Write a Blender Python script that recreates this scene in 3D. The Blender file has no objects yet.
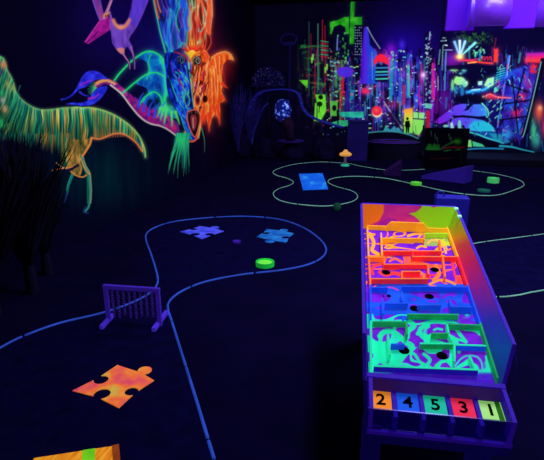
import bpy, bmesh, math, random
import numpy as np
from mathutils import Vector, Matrix

random.seed(7)
RNG = np.random.default_rng(11)
S = bpy.context.scene
COL = S.collection

# ------------------------------------------------------------------ camera
F, CX, CY, PITCH, CAMH = 480.0, 272.0, 230.0, math.radians(16.3), 1.6
CP, SP = math.cos(PITCH), math.sin(PITCH)
CAM = Vector((0, 0, CAMH))
camd = bpy.data.cameras.new('camera')
cam = bpy.data.objects.new('camera', camd)
COL.objects.link(cam)
cam.location = CAM
YAW = math.radians(12.0)              # the lens looks 12 degrees left of the room's long axis
CYW, SYW = math.cos(YAW), math.sin(YAW)
cam.rotation_euler = (math.pi/2 - PITCH, 0, YAW)
camd.sensor_width = 36
camd.lens = 36*F/544
camd.clip_start = 0.05
S.camera = cam


def ray(px, py):
    u, v = (px-CX)/F, (CY-py)/F
    y = CP+v*SP
    return Vector((u*CYW-y*SYW, u*SYW+y*CYW, -SP+v*CP))


def on_plane(px, py, p0, n):
    d = ray(px, py)
    return CAM + d*((p0-CAM).dot(n)/d.dot(n))


def fl(px, py, z=0.0):
    return on_plane(px, py, Vector((0, 0, z)), Vector((0, 0, 1)))


def at(px, py, depth):
    """point on the pixel's ray at world distance y = depth"""
    d = ray(px, py)
    return CAM + d*(depth/d.y)


def project(P):
    P = np.asarray(P, float)
    x, y, z = P[..., 0]*CYW+P[..., 1]*SYW, -P[..., 0]*SYW+P[..., 1]*CYW, P[..., 2]-CAMH
    fw = y*CP - z*SP
    up = y*SP + z*CP
    return CX + F*x/fw, CY - F*up/fw


AX = Vector((0, 1, 0))       # along the left wall
NX = Vector((1, 0, 0))       # to the right
LOFF, BOFF, ROFF, HC = -3.18, 12.5, 6.2, 3.6


def room(a, n, z=0.0):
    return AX*a + NX*n + Vector((0, 0, z))


# ------------------------------------------------------------------ materials
def lin(c):
    out = []
    for v in c[:3]:
        v = v/255.0
        out.append(v/12.92 if v <= .04045 else ((v+.055)/1.055)**2.4)
    return tuple(out)


MATS = {}


def mat(name, c, emit=0.0, rough=.8, spec=.15, var=.18, scale=14.0, metal=0.0):
    if name in MATS:
        return MATS[name]
    m = bpy.data.materials.new(name)
    m.use_nodes = True
    nt = m.node_tree
    b = nt.nodes['Principled BSDF']
    l = lin(c)
    tc = nt.nodes.new('ShaderNodeTexCoord')
    nz = nt.nodes.new('ShaderNodeTexNoise')
    nz.inputs['Scale'].default_value = scale
    nz.inputs['Detail'].default_value = 3
    nt.links.new(tc.outputs['Object'], nz.inputs['Vector'])
    rp = nt.nodes.new('ShaderNodeValToRGB')
    rp.color_ramp.elements[0].position = .3
    rp.color_ramp.elements[1].position = .7
    rp.color_ramp.elements[0].color = tuple(v*(1-var) for v in l)+(1,)
    rp.color_ramp.elements[1].color = tuple(min(1, v*(1+var)) for v in l)+(1,)
    nt.links.new(nz.outputs['Fac'], rp.inputs['Fac'])
    nt.links.new(rp.outputs['Color'], b.inputs['Base Color'])
    b.inputs['Roughness'].default_value = rough
    b.inputs['Specular IOR Level'].default_value = spec
    b.inputs['Metallic'].default_value = metal
    if emit:
        nt.links.new(rp.outputs['Color'], b.inputs['Emission Color'])
        b.inputs['Emission Strength'].default_value = emit
    MATS[name] = m
    return m


def paint_mat(name, emit, rough=.9):
    m = bpy.data.materials.new(name)
    m.use_nodes = True
    nt = m.node_tree
    b = nt.nodes['Principled BSDF']
    a = nt.nodes.new('ShaderNodeAttribute')
    a.attribute_name = 'paint'
    nt.links.new(a.outputs['Color'], b.inputs['Base Color'])
    b.inputs['Roughness'].default_value = rough
    b.inputs['Specular IOR Level'].default_value = 0.0
    if emit:
        nt.links.new(a.outputs['Color'], b.inputs['Emission Color'])
        b.inputs['Emission Strength'].default_value = emit
    return m


# ------------------------------------------------------------------ mesh building
class MB:
    def __init__(s):
        s.v, s.f = [], []

    def add(s, vs, fs):
        o = len(s.v)
        s.v += [tuple(p) for p in vs]
        s.f += [tuple(i+o for i in f) for f in fs]
        return s

    def hexa(s, p):      # 8 points: bottom 4 ccw, top 4 ccw
        return s.add(p, [(3, 2, 1, 0), (4, 5, 6, 7), (0, 1, 5, 4), (1, 2, 6, 5), (2, 3, 7, 6), (3, 0, 4, 7)])

    def box(s, x0, x1, y0, y1, z0, z1, M=None):
        p = [Vector(q) for q in ((x0, y0, z0), (x1, y0, z0), (x1, y1, z0), (x0, y1, z0),
                                 (x0, y0, z1), (x1, y0, z1), (x1, y1, z1), (x0, y1, z1))]
        if M:
            p = [M @ q for q in p]
        return s.hexa(p)

    def prism(s, pts, h):
        n = len(pts)
        h = Vector(h)
        pts = [Vector(p) for p in pts]
        vs = pts + [p+h for p in pts]
        fs = [tuple(reversed(range(n))), tuple(range(n, 2*n))]
        fs += [(i, (i+1) % n, n+(i+1) % n, n+i) for i in range(n)]
        return s.add(vs, fs)

    def tube(s, pts, r, seg=8, closed=False):
        pts = [Vector(p) for p in pts]
        n = len(pts)
        vs, fs = [], []
        up = Vector((0, 0, 1))
        for i, p in enumerate(pts):
            a = pts[(i-1) % n] if (closed or i > 0) else p
            b = pts[(i+1) % n] if (closed or i < n-1) else p
            t = (b-a).normalized()
            x = t.cross(up)
            if x.length < 1e-3:
                x = t.cross(Vector((1, 0, 0)))
            x.normalize()
            y = x.cross(t).normalized()
            rr = r[i] if isinstance(r, (list, tuple)) else r
            for k in range(seg):
                an = 2*math.pi*k/seg
                vs.append(p + x*(rr*math.cos(an)) + y*(rr*math.sin(an)))
        for i in range(n if closed else n-1):
            j = (i+1) % n
            for k in range(seg):
                k2 = (k+1) % seg
                fs.append((i*seg+k, i*seg+k2, j*seg+k2, j*seg+k))
        if not closed:
            fs.append(tuple(reversed(range(seg))))
            fs.append(tuple((n-1)*seg+k for k in range(seg)))
        return s.add(vs, fs)

    def lathe(s, c, prof, seg=32, sx=1.0, sy=1.0):
        c = Vector(c)
        vs, fs = [], []
        for r, z in prof:
            for k in range(seg):
                an = 2*math.pi*k/seg
                vs.append(c+Vector((r*sx*math.cos(an), r*sy*math.sin(an), z)))
        m = len(prof)
        for i in range(m-1):
            for k in range(seg):
                k2 = (k+1) % seg
                fs.append((i*seg+k, i*seg+k2, (i+1)*seg+k2, (i+1)*seg+k))
        if prof[0][0] > 1e-5:
            fs.append(tuple(reversed(range(seg))))
        if prof[-1][0] > 1e-5:
            fs.append(tuple((m-1)*seg+k for k in range(seg)))
        return s.add(vs, fs)

    def rock(s, c, sx, sy, sz, seed, sub=3, rough=.22):
        bm = bmesh.new()
        bmesh.ops.create_icosphere(bm, subdivisions=sub, radius=1)
        from mathutils import noise
        for v in bm.verts:
            q = v.co.copy()
            k = 1 + rough*noise.noise(q*1.3+Vector((seed, 0, 0))) + rough*.6*noise.noise(q*3.1+Vector((0, seed, 0)))
            v.co = Vector((q.x*sx*k, q.y*sy*k, max(q.z, -.35)*sz*k))
        vs = [Vector(c)+v.co for v in bm.verts]
        mz = min(v.z for v in vs)
        vs = [v + Vector((0, 0, c[2]-mz)) for v in vs]
        fs = [tuple(v.index for v in f.verts) for f in bm.faces]
        bm.free()
        return s.add(vs, fs)

    def build(s, name, m, parent=None, bevel=0, smooth=False):
        vs = np.array(s.v, float)
        me = bpy.data.meshes.new(name)
        o = bpy.data.objects.new(name, me)
        if parent is None:
            loc = Vector(((vs[:, 0].min()+vs[:, 0].max())/2, (vs[:, 1].min()+vs[:, 1].max())/2, vs[:, 2].min()))
            o.location = loc
            off = loc
        else:
            o.parent = parent
            off = parent_world(parent)
        me.from_pydata([tuple(p) for p in (vs-np.array(off))], [], s.f)
        me.validate()
        bm = bmesh.new()
        bm.from_mesh(me)
        bmesh.ops.recalc_face_normals(bm, faces=bm.faces)
        bm.to_mesh(me)
        bm.free()
        if smooth:
            for p in me.polygons:
                p.use_smooth = True
        me.materials.append(m)
        if bevel:
            b = o.modifiers.new('bevel', 'BEVEL')
            b.width = bevel
            b.segments = 2
            b.limit_method = 'ANGLE'
        COL.objects.link(o)
        return o


def parent_world(o):
    p = Vector((0, 0, 0))
    while o:
        p += o.location
        o = o.parent
    return p


def tag(o, label=None, cat=None, group=None, kind=None):
    if label:
        o['label'] = label
    if cat:
        o['category'] = cat
    if group:
        o['group'] = group
    if kind:
        o['kind'] = kind
    return o


def empty(name, loc, label, cat, group=None):
    o = bpy.data.objects.new(name, None)
    o.empty_display_size = .1
    o.location = loc
    COL.objects.link(o)
    return tag(o, label, cat, group)


def crom(pts, step=1.5, closed=False):
    """Catmull-Rom resampling of a 2D/3D list"""
    P = [np.array(p, float) for p in pts]
    n = len(P)
    out = []
    rng = range(n if closed else n-1)
    for i in rng:
        if closed:
            a, b, c, d = P[(i-1) % n], P[i], P[(i+1) % n], P[(i+2) % n]
        else:
            a, b, c, d = P[max(i-1, 0)], P[i], P[i+1], P[min(i+2, n-1)]
        k = max(1, int(np.linalg.norm(c-b)/step))
        for j in range(k):
            t = j/k
            out.append(.5*((2*b)+(-a+c)*t+(2*a-5*b+4*c-d)*t*t+(-a+3*b-3*c+d)*t**3))
    if not closed:
        out.append(P[-1])
    return out


# ------------------------------------------------------------------ paint on flat surfaces
def vn(x, y, seed=0):
    """2D value noise"""
    xi, yi = np.floor(x).astype(int), np.floor(y).astype(int)
    xf, yf = x-xi, y-yi
    xf, yf = xf*xf*(3-2*xf), yf*yf*(3-2*yf)

    def h(a, b):
        n = (a*374761393 + b*668265263 + seed*1442695041) & 0xffffffff
        n = ((n ^ (n >> 13))*1274126177) & 0xffffffff
        return ((n ^ (n >> 16)) & 0xffff)/65535.0
    return (h(xi, yi)*(1-xf)+h(xi+1, yi)*xf)*(1-yf)+(h(xi, yi+1)*(1-xf)+h(xi+1, yi+1)*xf)*yf


def pal(t, stops):
    xs = [s[0] for s in stops]
    return np.stack([np.interp(t, xs, [s[1][k] for s in stops]) for k in range(3)], -1)


class Canvas:
    def __init__(s, P, bg):
        s.P = P
        s.nu, s.nv = P.shape[1], P.shape[0]
        px, py = project(P)
        s.x, s.y = px.ravel(), py.ravel()
        s.c = bg(s.x, s.y).astype(float)
        s.a = np.zeros(s.x.size)

    def sel(s, x0, y0, x1, y1):
        return np.nonzero((s.x > x0) & (s.x < x1) & (s.y > y0) & (s.y < y1))[0]

    def comp(s, i, al, col, mode='over'):
        if callable(col):
            col = col(s.x[i], s.y[i])
        col = np.asarray(col, float)
        if mode == 'over':
            s.c[i] = s.c[i]*(1-al[:, None])+col*al[:, None]
        else:
            s.c[i] = 255-(255-s.c[i])*(1-np.clip(col/255*al[:, None], 0, 1))
        s.a[i] = np.maximum(s.a[i], al)

    def poly(s, pts, col, al=1.0, soft=.9, glow=0, ga=.35, mode='over', smooth=0):
        if smooth:
            pts = crom(pts, smooth, True)
        P = np.array(pts, float)
        m = soft+3*glow
        i = s.sel(P[:, 0].min()-m, P[:, 1].min()-m, P[:, 0].max()+m, P[:, 1].max()+m)
        if not i.size:
            return
        x, y = s.x[i], s.y[i]
        d = np.full(x.shape, 1e9)
        ins = np.zeros(x.shape, bool)
        for k in range(len(P)):
            a, b = P[k], P[(k+1) % len(P)]
            e = b-a
            L = e@e+1e-12
            t = np.clip(((x-a[0])*e[0]+(y-a[1])*e[1])/L, 0, 1)
            d = np.minimum(d, (x-a[0]-t*e[0])**2+(y-a[1]-t*e[1])**2)
            if a[1] != b[1]:
                c = (a[1] > y) != (b[1] > y)
                ins ^= c & (x < (b[0]-a[0])*(y-a[1])/(b[1]-a[1])+a[0])
        d = np.sqrt(d)*np.where(ins, -1, 1)
        A = np.clip(.5-d/soft, 0, 1)*al
        if glow:
            g = np.exp(-np.maximum(d, 0)/glow)*ga*al
            s.comp(i, np.where(A > g, 0, g), col, 'screen')
        s.comp(i, A, col, mode)

    def stroke(s, pts, w, col, al=1.0, w2=None, soft=.8, glow=0, ga=.35, mode='over', smooth=True):
        P = np.array(crom(pts, 2.0) if smooth and len(pts) > 2 else pts, float)
        n = len(P)
        W = np.linspace(w, w if w2 is None else w2, n)/2
        m = W.max()+soft+3*glow
        i = s.sel(P[:, 0].min()-m, P[:, 1].min()-m, P[:, 0].max()+m, P[:, 1].max()+m)
        if not i.size:
            return
        x, y = s.x[i], s.y[i]
        d = np.full(x.shape, 1e9)
        for k in range(n-1):
            a, e = P[k], P[k+1]-P[k]
            t = np.clip(((x-a[0])*e[0]+(y-a[1])*e[1])/(e@e+1e-12), 0, 1)
            d = np.minimum(d, np.hypot(x-a[0]-t*e[0], y-a[1]-t*e[1])-(W[k]+(W[k+1]-W[k])*t))
        A = np.clip(.5-d/soft, 0, 1)*al
        if glow:
            g = np.exp(-np.maximum(d, 0)/glow)*ga*al
            s.comp(i, np.where(A > g, 0, g), col, 'screen')
        s.comp(i, A, col, mode)

    def blob(s, cx, cy, rx, ry, col, al=1.0, power=2.0, mode='screen', rot=0):
        R = max(rx, ry)*2.6
        i = s.sel(cx-R, cy-R, cx+R, cy+R)
        if not i.size:
            return
        dx, dy = s.x[i]-cx, s.y[i]-cy
        c, n = math.cos(rot), math.sin(rot)
        q = np.hypot((dx*c+dy*n)/rx, (-dx*n+dy*c)/ry)
        s.comp(i, np.exp(-q**power)*al, col, mode)

    def disc(s, cx, cy, rx, ry, col, al=1.0, soft=.8, glow=0, ga=.35, mode='over'):
        pts = [(cx+rx*math.cos(a), cy+ry*math.sin(a)) for a in np.linspace(0, 2*math.pi, 18, endpoint=False)]
        s.poly(pts, col, al, soft, glow, ga, mode)

    def build(s, name, m, parent=None, cut=None, off=Vector((0, 0, 0)), thick=None):
        P = s.P.reshape(-1, 3)
        nu, nv = s.nu, s.nv
        idx = np.arange(nu*nv).reshape(nv, nu)
        q = np.stack([idx[:-1, :-1], idx[:-1, 1:], idx[1:, 1:], idx[1:, :-1]], -1).reshape(-1, 4)
        if cut is not None:
            q = q[(s.a[q].max(1) > cut)]
        used = np.unique(q)
        remap = np.full(nu*nv, -1)
        remap[used] = np.arange(used.size)
        q = remap[q]
        P, c = P[used]+np.array(off), s.c[used]
        if parent is None:
            loc = np.array([(P[:, 0].min()+P[:, 0].max())/2, (P[:, 1].min()+P[:, 1].max())/2, P[:, 2].min()])
        else:
            loc = np.array(parent_world(parent))
        me = bpy.data.meshes.new(name)
        me.vertices.add(len(P))
        me.vertices.foreach_set('co', (P-loc).ravel())
        me.loops.add(q.size)
        me.loops.foreach_set('vertex_index', q.ravel().astype(np.int32))
        me.polygons.add(len(q))
        me.polygons.foreach_set('loop_start', np.arange(0, q.size, 4, dtype=np.int32))
        me.update(calc_edges=True)
        at_ = me.color_attributes.new('paint', 'FLOAT_COLOR', 'POINT')
        v = np.clip(c, 0, 255)/255
        L = np.where(v <= .04045, v/12.92, ((v+.055)/1.055)**2.4)
        at_.data.foreach_set('color', np.concatenate([L, np.ones((len(L), 1))], 1).astype(np.float32).ravel())
        me.materials.append(m)
        o = bpy.data.objects.new(name, me)
        if parent is None:
            o.location = Vector(loc)
        else:
            o.parent = parent
        COL.objects.link(o)
        return o


def wall_grid(side, px0, px1, nu, z0, z1, nv):
    if side == 'left':
        p0, n = NX*LOFF, NX
    else:
        p0, n = AX*BOFF, AX
    row = [on_plane(px, 90, p0, n) for px in np.linspace(px0, px1, nu)]
    B = np.array([(p.x, p.y) for p in row])
    Z = np.linspace(z0, z1, nv)
    G = np.zeros((nv, nu, 3))
    G[:, :, :2] = B[None]
    G[:, :, 2] = Z[:, None]
    return G


M_WALLPAINT = paint_mat('fluorescent_wall_paint', .5)
M_BOARDPAINT = paint_mat('fluorescent_board_paint', .46)
M_CITYPAINT = paint_mat('fluorescent_city_paint', .66)
M_DARKPAINT = paint_mat('flat_dark_wall_paint', 0)

# ------------------------------------------------------------------ room shell
m_floor = mat('dark_carpet', (9, 5, 47), rough=.95, spec=.02, var=.25, scale=3)
m_wall = mat('black_wall_paint', (7, 4, 30), rough=.95, spec=.02, scale=2)
m_ceil = mat('black_ceiling_paint', (6, 3, 22), rough=.95, spec=.02, scale=2)


def slab(name, pts, h, m):
    return tag(MB().prism(pts, h).build(name, m), kind='structure')


A0, A1 = -1.2, BOFF
slab('floor', [room(A0, LOFF), room(A0, ROFF), room(A1, ROFF), room(A1, LOFF)], (0, 0, -.1), m_floor)
slab('ceiling', [room(A0, LOFF, HC), room(A0, ROFF, HC), room(A1, ROFF, HC), room(A1, LOFF, HC)], (0, 0, .1), m_ceil)
slab('wall_back', [room(A1, LOFF), room(A1, ROFF), room(A1+.1, ROFF), room(A1+.1, LOFF)], (0, 0, HC), m_wall)
slab('wall_right', [room(A0, ROFF), room(A1, ROFF), room(A1, ROFF+.1), room(A0, ROFF+.1)], (0, 0, HC), m_wall)
slab('wall_front', [room(A0-.1, LOFF), room(A0-.1, ROFF), room(A0, ROFF), room(A0, LOFF)], (0, 0, HC), m_wall)


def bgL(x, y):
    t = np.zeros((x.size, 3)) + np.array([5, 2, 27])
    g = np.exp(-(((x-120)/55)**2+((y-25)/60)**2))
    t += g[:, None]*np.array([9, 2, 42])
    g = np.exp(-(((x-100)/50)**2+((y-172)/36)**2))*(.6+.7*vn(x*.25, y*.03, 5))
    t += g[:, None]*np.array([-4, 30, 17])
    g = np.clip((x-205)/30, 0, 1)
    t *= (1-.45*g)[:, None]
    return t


G = wall_grid('left', -160, 253.5, 160, 0, HC, 90)
cv = Canvas(G, bgL)
o = cv.build('wall_left', M_WALLPAINT)
tag(o, kind='structure')

# ------------------------------------------------------------------ mural: dinosaur on the left wall
G = wall_grid('left', -30, 150, 380, .15, 2.2, 330)
cv = Canvas(G, bgL)


def rexcol(x, y):
    ti = np.clip((x-25)/40, 0, 1)
    wx = x+2*vn(x*.1, y*.1, 3)+np.where(x < 45, (y-90)*(45-x)*.008, 0)
    s1 = vn(wx*.8, y*.03, 1)
    s2 = vn(wx*1.7, y*.045, 2)
    s3 = vn(wx*.6+9, y*.05, 4)
    base = pal(s1*.6+s2*.5, [(0, (4, 38, 42)), (.35, (8, 75, 72)), (.55, (14, 118, 92)), (.75, (52, 150, 88)), (1, (150, 185, 115))])
    org = pal(s3*.5+s2*.6, [(0, (22, 52, 40)), (.45, (70, 95, 50)), (.6, (165, 118, 40)), (.8, (226, 142, 46)), (1, (235, 190, 105))])
    k = (np.clip(s3*1.7-.55, 0, 1)*(.25+.75*ti))[:, None]
    c = base*(1-k)+org*k
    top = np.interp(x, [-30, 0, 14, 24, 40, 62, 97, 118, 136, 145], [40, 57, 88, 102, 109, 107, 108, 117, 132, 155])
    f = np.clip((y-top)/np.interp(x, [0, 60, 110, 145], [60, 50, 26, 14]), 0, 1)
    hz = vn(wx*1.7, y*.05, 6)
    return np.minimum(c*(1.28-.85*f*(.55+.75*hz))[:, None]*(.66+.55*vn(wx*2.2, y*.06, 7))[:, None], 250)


body = [(-30, 40), (-18, 42), (-8, 52), (0, 56), (2.5, 57.5), (4.5, 62), (6, 69), (10, 76), (13, 82), (14.5, 89), (18, 96), (24, 102), (32, 107), (41, 109.5),
        (52, 109), (63, 107.5), (75, 107), (86, 107), (97, 108.5), (108, 112), (118, 117), (128, 124), (136, 132), (141, 140),
        (144.5, 149), (145, 158), (141.5, 151), (136.5, 143), (129, 137), (121, 133.5), (112, 134), (104, 137.5), (98, 139), (91.5, 137.5),
        (90, 143), (86, 150), (82, 156), (78, 164), (68, 168), (62, 166), (58, 160), (54, 155), (46, 151), (36, 149), (25, 146), (15, 143), (5, 140), (-10, 138), (-30, 136)]
cv.poly(body, rexcol, smooth=2, soft=1.2, glow=2, ga=.15)
for k in range(46):   # hanging belly streaks
    x = -20+k*2.0
    cv.stroke([(x, 132+4*random.random()), (x+1, 150+12*random.random()*(1 if x > 25 else .4))], 1.6,
              random.choice([(20, 120, 95), (150, 110, 40), (60, 130, 80), (205, 125, 45)] if x > 35 else [(10, 90, 80), (20, 120, 95), (8, 60, 60)]), .6, .4)
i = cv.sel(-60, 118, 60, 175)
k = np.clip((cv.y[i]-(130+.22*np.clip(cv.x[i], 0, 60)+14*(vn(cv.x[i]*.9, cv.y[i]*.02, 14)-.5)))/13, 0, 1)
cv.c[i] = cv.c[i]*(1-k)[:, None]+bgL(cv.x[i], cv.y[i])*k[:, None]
# legs
thigh = [(66, 140), (80, 140), (91, 139), (88, 148), (82, 156), (80, 162), (82, 168), (79, 176), (72, 173), (68, 167), (65, 158)]
cv.poly(thigh, lambda x, y: pal(vn(x*.35, y*.12, 8)*.7+vn(x*.8, y*.3, 9)*.4, [(0, (40, 50, 30)), (.4, (95, 90, 40)), (.7, (180, 125, 50)), (1, (225, 165, 80))]), smooth=2, al=.9)
cv.stroke([(66.5, 139), (65.5, 148), (66, 158), (67, 166)], 1.2, (110, 170, 110), .8)
cv.stroke([(81, 157), (84, 166), (88, 173), (89, 181), (89.5, 192), (89, 203), (87.5, 208), (85, 211)], 3.6, (40, 130, 105), 1, 2.2)
cv.stroke([(82.5, 157), (85.5, 166), (89.5, 173), (90.5, 182), (91, 192), (90.3, 203)], .9, (170, 180, 120), .8)
cv.stroke([(80.5, 160), (84, 170), (86.5, 177), (87, 192), (87, 203)], .8, (20, 170, 130), .7)
cv.stroke([(85, 207), (83, 212), (88, 213)], 1.5, (20, 50, 110), .9)
cv.stroke([(72.5, 174), (69.5, 181), (67.5, 188), (66.5, 194)], 3.0, (22, 120, 105), .95, 2.0)
cv.stroke([(66.5, 193), (65, 199), (63.5, 203)], 2.4, (22, 60, 120), .8, .8)
cv.stroke([(71, 174), (68, 182), (65.8, 190)], .8, (40, 190, 150), .6)
cv.stroke([(66, 167), (71, 172), (77, 176), (83, 177), (86, 175)], 1.4, (228, 140, 52), .95)
cv.stroke([(80, 158), (83, 165), (86.5, 172), (89.5, 174)], 1.3, (232, 140, 60), .9)
# arm and claws
cv.stroke([(52, 170.5), (58, 169), (65, 168), (73, 166.5)], 1.2, (240, 130, 70), .95)
cv.stroke([(56, 163), (61, 167), (66, 168.5)], 1.1, (230, 180, 120), .8)
cv.poly([(60, 171), (70, 168), (78, 163.5), (79, 166), (70, 171), (62, 173)], (14, 14, 44), .95)
# rims
cv.stroke([(0, 57), (3, 58.5), (5, 64), (7, 71), (11, 78), (13.5, 86), (17, 95), (24, 102), (32, 107), (41, 109.8), (52, 109.4), (63, 108), (75, 107.4), (86, 107.4)], 1.2, (120, 190, 100), .85, glow=1.2)
cv.stroke([(75, 107.4), (86, 107.4), (97, 108.9), (108, 112.4), (118, 117.4), (128, 124.4), (136, 132.4), (141, 140.5), (144.5, 150), (145, 157)], 1.3, (150, 205, 95), .95, glow=1.4)
cv.stroke([(91.5, 138), (98, 139), (104, 137.5), (112, 134.2), (121, 133.7), (129, 137.2), (136.5, 143.5), (141.5, 151)], 1.5, (240, 128, 62), .95, glow=1.2)
cv.stroke([(91, 138), (89.5, 144), (86, 150), (82, 156)], 2.2, (236, 136, 60), .9)
for k in range(12):
    x = 95+k*2.5
    cv.stroke([(x, 137-abs(k-6)*.1), (x-.3, 130-3*random.random())], 1.1, (225, 120, 60), .6, .3)
# neck marks
for (x, y, c) in [(2, 64, (235, 150, 90)), (3.5, 66, (225, 120, 80)), (1, 72, (60, 40, 90)), (7, 84, (170, 170, 80)), (2, 100, (190, 180, 170)), (1, 93, (20, 190, 120)),
                  (5, 110, (225, 150, 60)), (0, 121, (30, 210, 110)), (4, 108, (190, 150, 130)), (11, 88, (200, 180, 80)), (2, 125, (40, 190, 90))]:
    cv.blob(x, y, 2.6, 3.4, c, .75, mode='over')
for k in range(34):
    x = random.uniform(-14, 20)
    y = random.uniform(76, 126)
    cv.stroke([(x, y), (x-3, y+9)], 1.3, random.choice([(6, 60, 60), (20, 150, 110), (40, 170, 100), (8, 30, 50), (130, 160, 80)]), .65, .3)
o = cv.build('dinosaur_mural', M_WALLPAINT, cut=.05, off=NX*.006)
tag(o, 'glowing green and orange striped dinosaur painted on the left wall', 'mural')

# ------------------------------------------------------------------ mural: flying pterosaur
G = wall_grid('left', 78, 156, 200, 1.75, 2.95, 260)
cv = Canvas(G, bgL)
PU = lambda x, y: pal(vn(x*.25, y*.12, 21)*.6+vn(x*.6, y*.25, 22)*.4, [(0, (62, 36, 130)), (.5, (98, 58, 170)), (1, (132, 84, 205))])
cv.poly([(88, -14), (91, 0), (98.7, 20), (104, 19), (102, 12), (99, 0), (97, -14)], lambda x, y: pal(vn(x*.4, y*.1, 31), [(0, (84, 38, 130)), (.6, (112, 46, 132)), (1, (160, 60, 130))]))
cv.stroke([(91, -4), (94.5, 9), (98.7, 20)], .9, (92, 84, 220), .8)
cv.stroke([(99, -2), (101, 8), (102.5, 14)], .8, (110, 80, 190), .7)
cv.poly([(132.5, -14), (132, 0), (130.5, 9), (127.5, 19), (123, 24), (117, 25), (112, 21), (109, 9), (108, 12), (109.5, 28), (111, 43), (115.7, 50), (121, 54), (124, 54), (123, 51), (126.2, 46.6), (131, 53),
         (132, 47), (128, 40), (130.5, 34), (135.6, 26.6), (142, 13), (147.5, 0), (152, -14)], PU)
cv.poly([(133, -14), (132, 0), (130.5, 9), (128.5, 17), (131, 24), (135.6, 26), (142, 13), (147.5, 0), (152, -14)], lambda x, y: pal(vn(x*.3, y*.1, 33), [(0, (70, 44, 180)), (1, (100, 62, 220))]), .9, soft=4)
cv.stroke([(147.5, -2), (142, 13), (135.6, 26.3), (130.8, 34)], 1.0, (120, 70, 220), .7)
cv.stroke([(112.5, 20), (114.5, 24), (117.5, 27), (121.5, 27.5), (125.5, 25), (128.5, 20)], 3.4, (228, 128, 84), .85, soft=2)
cv.blob(120, 27, 4, 2.5, (240, 165, 90), .6, mode='over')
cv.poly([(84, 42), (97, 23), (101.6, 18), (106, 15.5), (109, 20), (110, 28), (106, 32), (98, 37), (87, 44.3)], lambda x, y: pal(vn(x*.3, y*.3, 35), [(0, (118, 14, 112)), (1, (170, 24, 138))]))
cv.stroke([(85, 43.2), (92, 37), (97, 31.5)], 1.0, (60, 8, 80), .9)
cv.stroke([(84, 42), (97, 23.5), (101, 19)], .9, (215, 60, 170), .8)
cv.stroke([(111.5, -3), (107, 9), (103, 18)], 2.6, (160, 100, 150), .9, 3.4)
cv.stroke([(110.5, 1), (106.5, 11)], .8, (225, 150, 140), .7)
cv.blob(104.5, 15.5, 2.6, 2.0, (245, 140, 50), .9, mode='over')
cv.blob(107.5, 13, 1.5, 1.6, (250, 190, 90), .7, mode='over')
cv.disc(105, 16, 1, .8, (40, 10, 40))
cv.stroke([(110, 16), (109, 24), (109.7, 30)], 1.6, (150, 70, 170), .7)
cv.poly([(115.7, 49), (119, 47.5), (123.5, 48.5), (123.5, 53.5), (120, 54), (117.5, 52)], (216, 126, 104), .9, soft=1.5)
cv.stroke([(121.5, 53), (125, 58), (128.2, 63), (129, 69)], 1.8, (176, 104, 150), .95, .9)
cv.stroke([(130, 47), (132.2, 54), (133.6, 61), (133.8, 69)], 2.0, (150, 88, 170), .95, .9)
cv.stroke([(117, 30), (116, 42)], 1.5, (120, 80, 190), .5)
cv.stroke([(125, 30), (124, 44)], 1.5, (120, 74, 170), .5)
o = cv.build('pterosaur_mural', M_WALLPAINT, cut=.06, off=NX*.012)
tag(o, 'purple flying pterosaur with magenta beak painted high on left wall', 'mural')

# ------------------------------------------------------------------ mural: dragon
G = wall_grid('left', 52, 239.5, 480, .12, 3.58, 540)
cv = Canvas(G, bgL)
cv.blob(168, 62, 26, 44, (10, 20, 110), .7)
cv.blob(208, 72, 15, 52, (150, 18, 10), .5)
cv.blob(226, 66, 9, 16, (170, 14, 14), .45)
BL = lambda x, y: pal(vn(x*.22, y*.12, 41)*.6+vn(x*.6, y*.3, 42)*.45, [(0, (4, 10, 60)), (.35, (8, 24, 130)), (.6, (18, 60, 215)), (.8, (34, 110, 235)), (1, (70, 190, 225))])
TE = lambda x, y: pal(vn(x*.2, y*.16, 43)*.7+vn(x*.7, y*.4, 44)*.35, [(0, (4, 20, 96)), (.4, (8, 62, 170)), (.75, (12, 120, 200)), (1, (40, 215, 170))])
OR = lambda x, y: pal(vn(x*.25, y*.12, 45)*.6+vn(x*.7, y*.35, 46)*.45, [(0, (70, 8, 12)), (.3, (160, 30, 16)), (.5, (230, 66, 24)), (.72, (246, 100, 40)), (1, (255, 170, 90))])
# tail
cv.poly([(92, 86), (96, 82), (101, 79.5), (108, 79), (115.5, 82), (124.7, 89.6), (134, 98), (141, 104), (149, 107), (160, 111), (170, 117), (178, 124), (180, 137), (174, 134.5), (164, 126.5), (160, 125.6),
         (149, 123), (139.5, 117), (130, 106), (121, 94), (112, 86.5), (104, 84), (96, 88), (92, 92)],
        lambda x, y: pal(vn(x*.35, y*.35, 47), [(0, (70, 14, 110)), (.5, (128, 20, 120)), (1, (200, 26, 110))]))
for k in range(26):
    t = k/25
    x = 118+t*58
    y = 85+t*34+3
    cv.stroke([(x, y), (x+3, y+5+3*t)], 1.5, random.choice([(214, 24, 90), (150, 24, 160), (60, 20, 120)]), .75, .5)
cv.stroke([(96, 83.5), (101, 81), (108, 81), (114, 84)], 3.4, (220, 150, 84), .95, 2.2, glow=1)
cv.stroke([(110, 85), (121, 94), (130, 106), (139.5, 117), (149, 123.3), (160, 126), (168, 130), (176, 136)], 1.8, (196, 186, 176), .95, 1.6)
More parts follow.
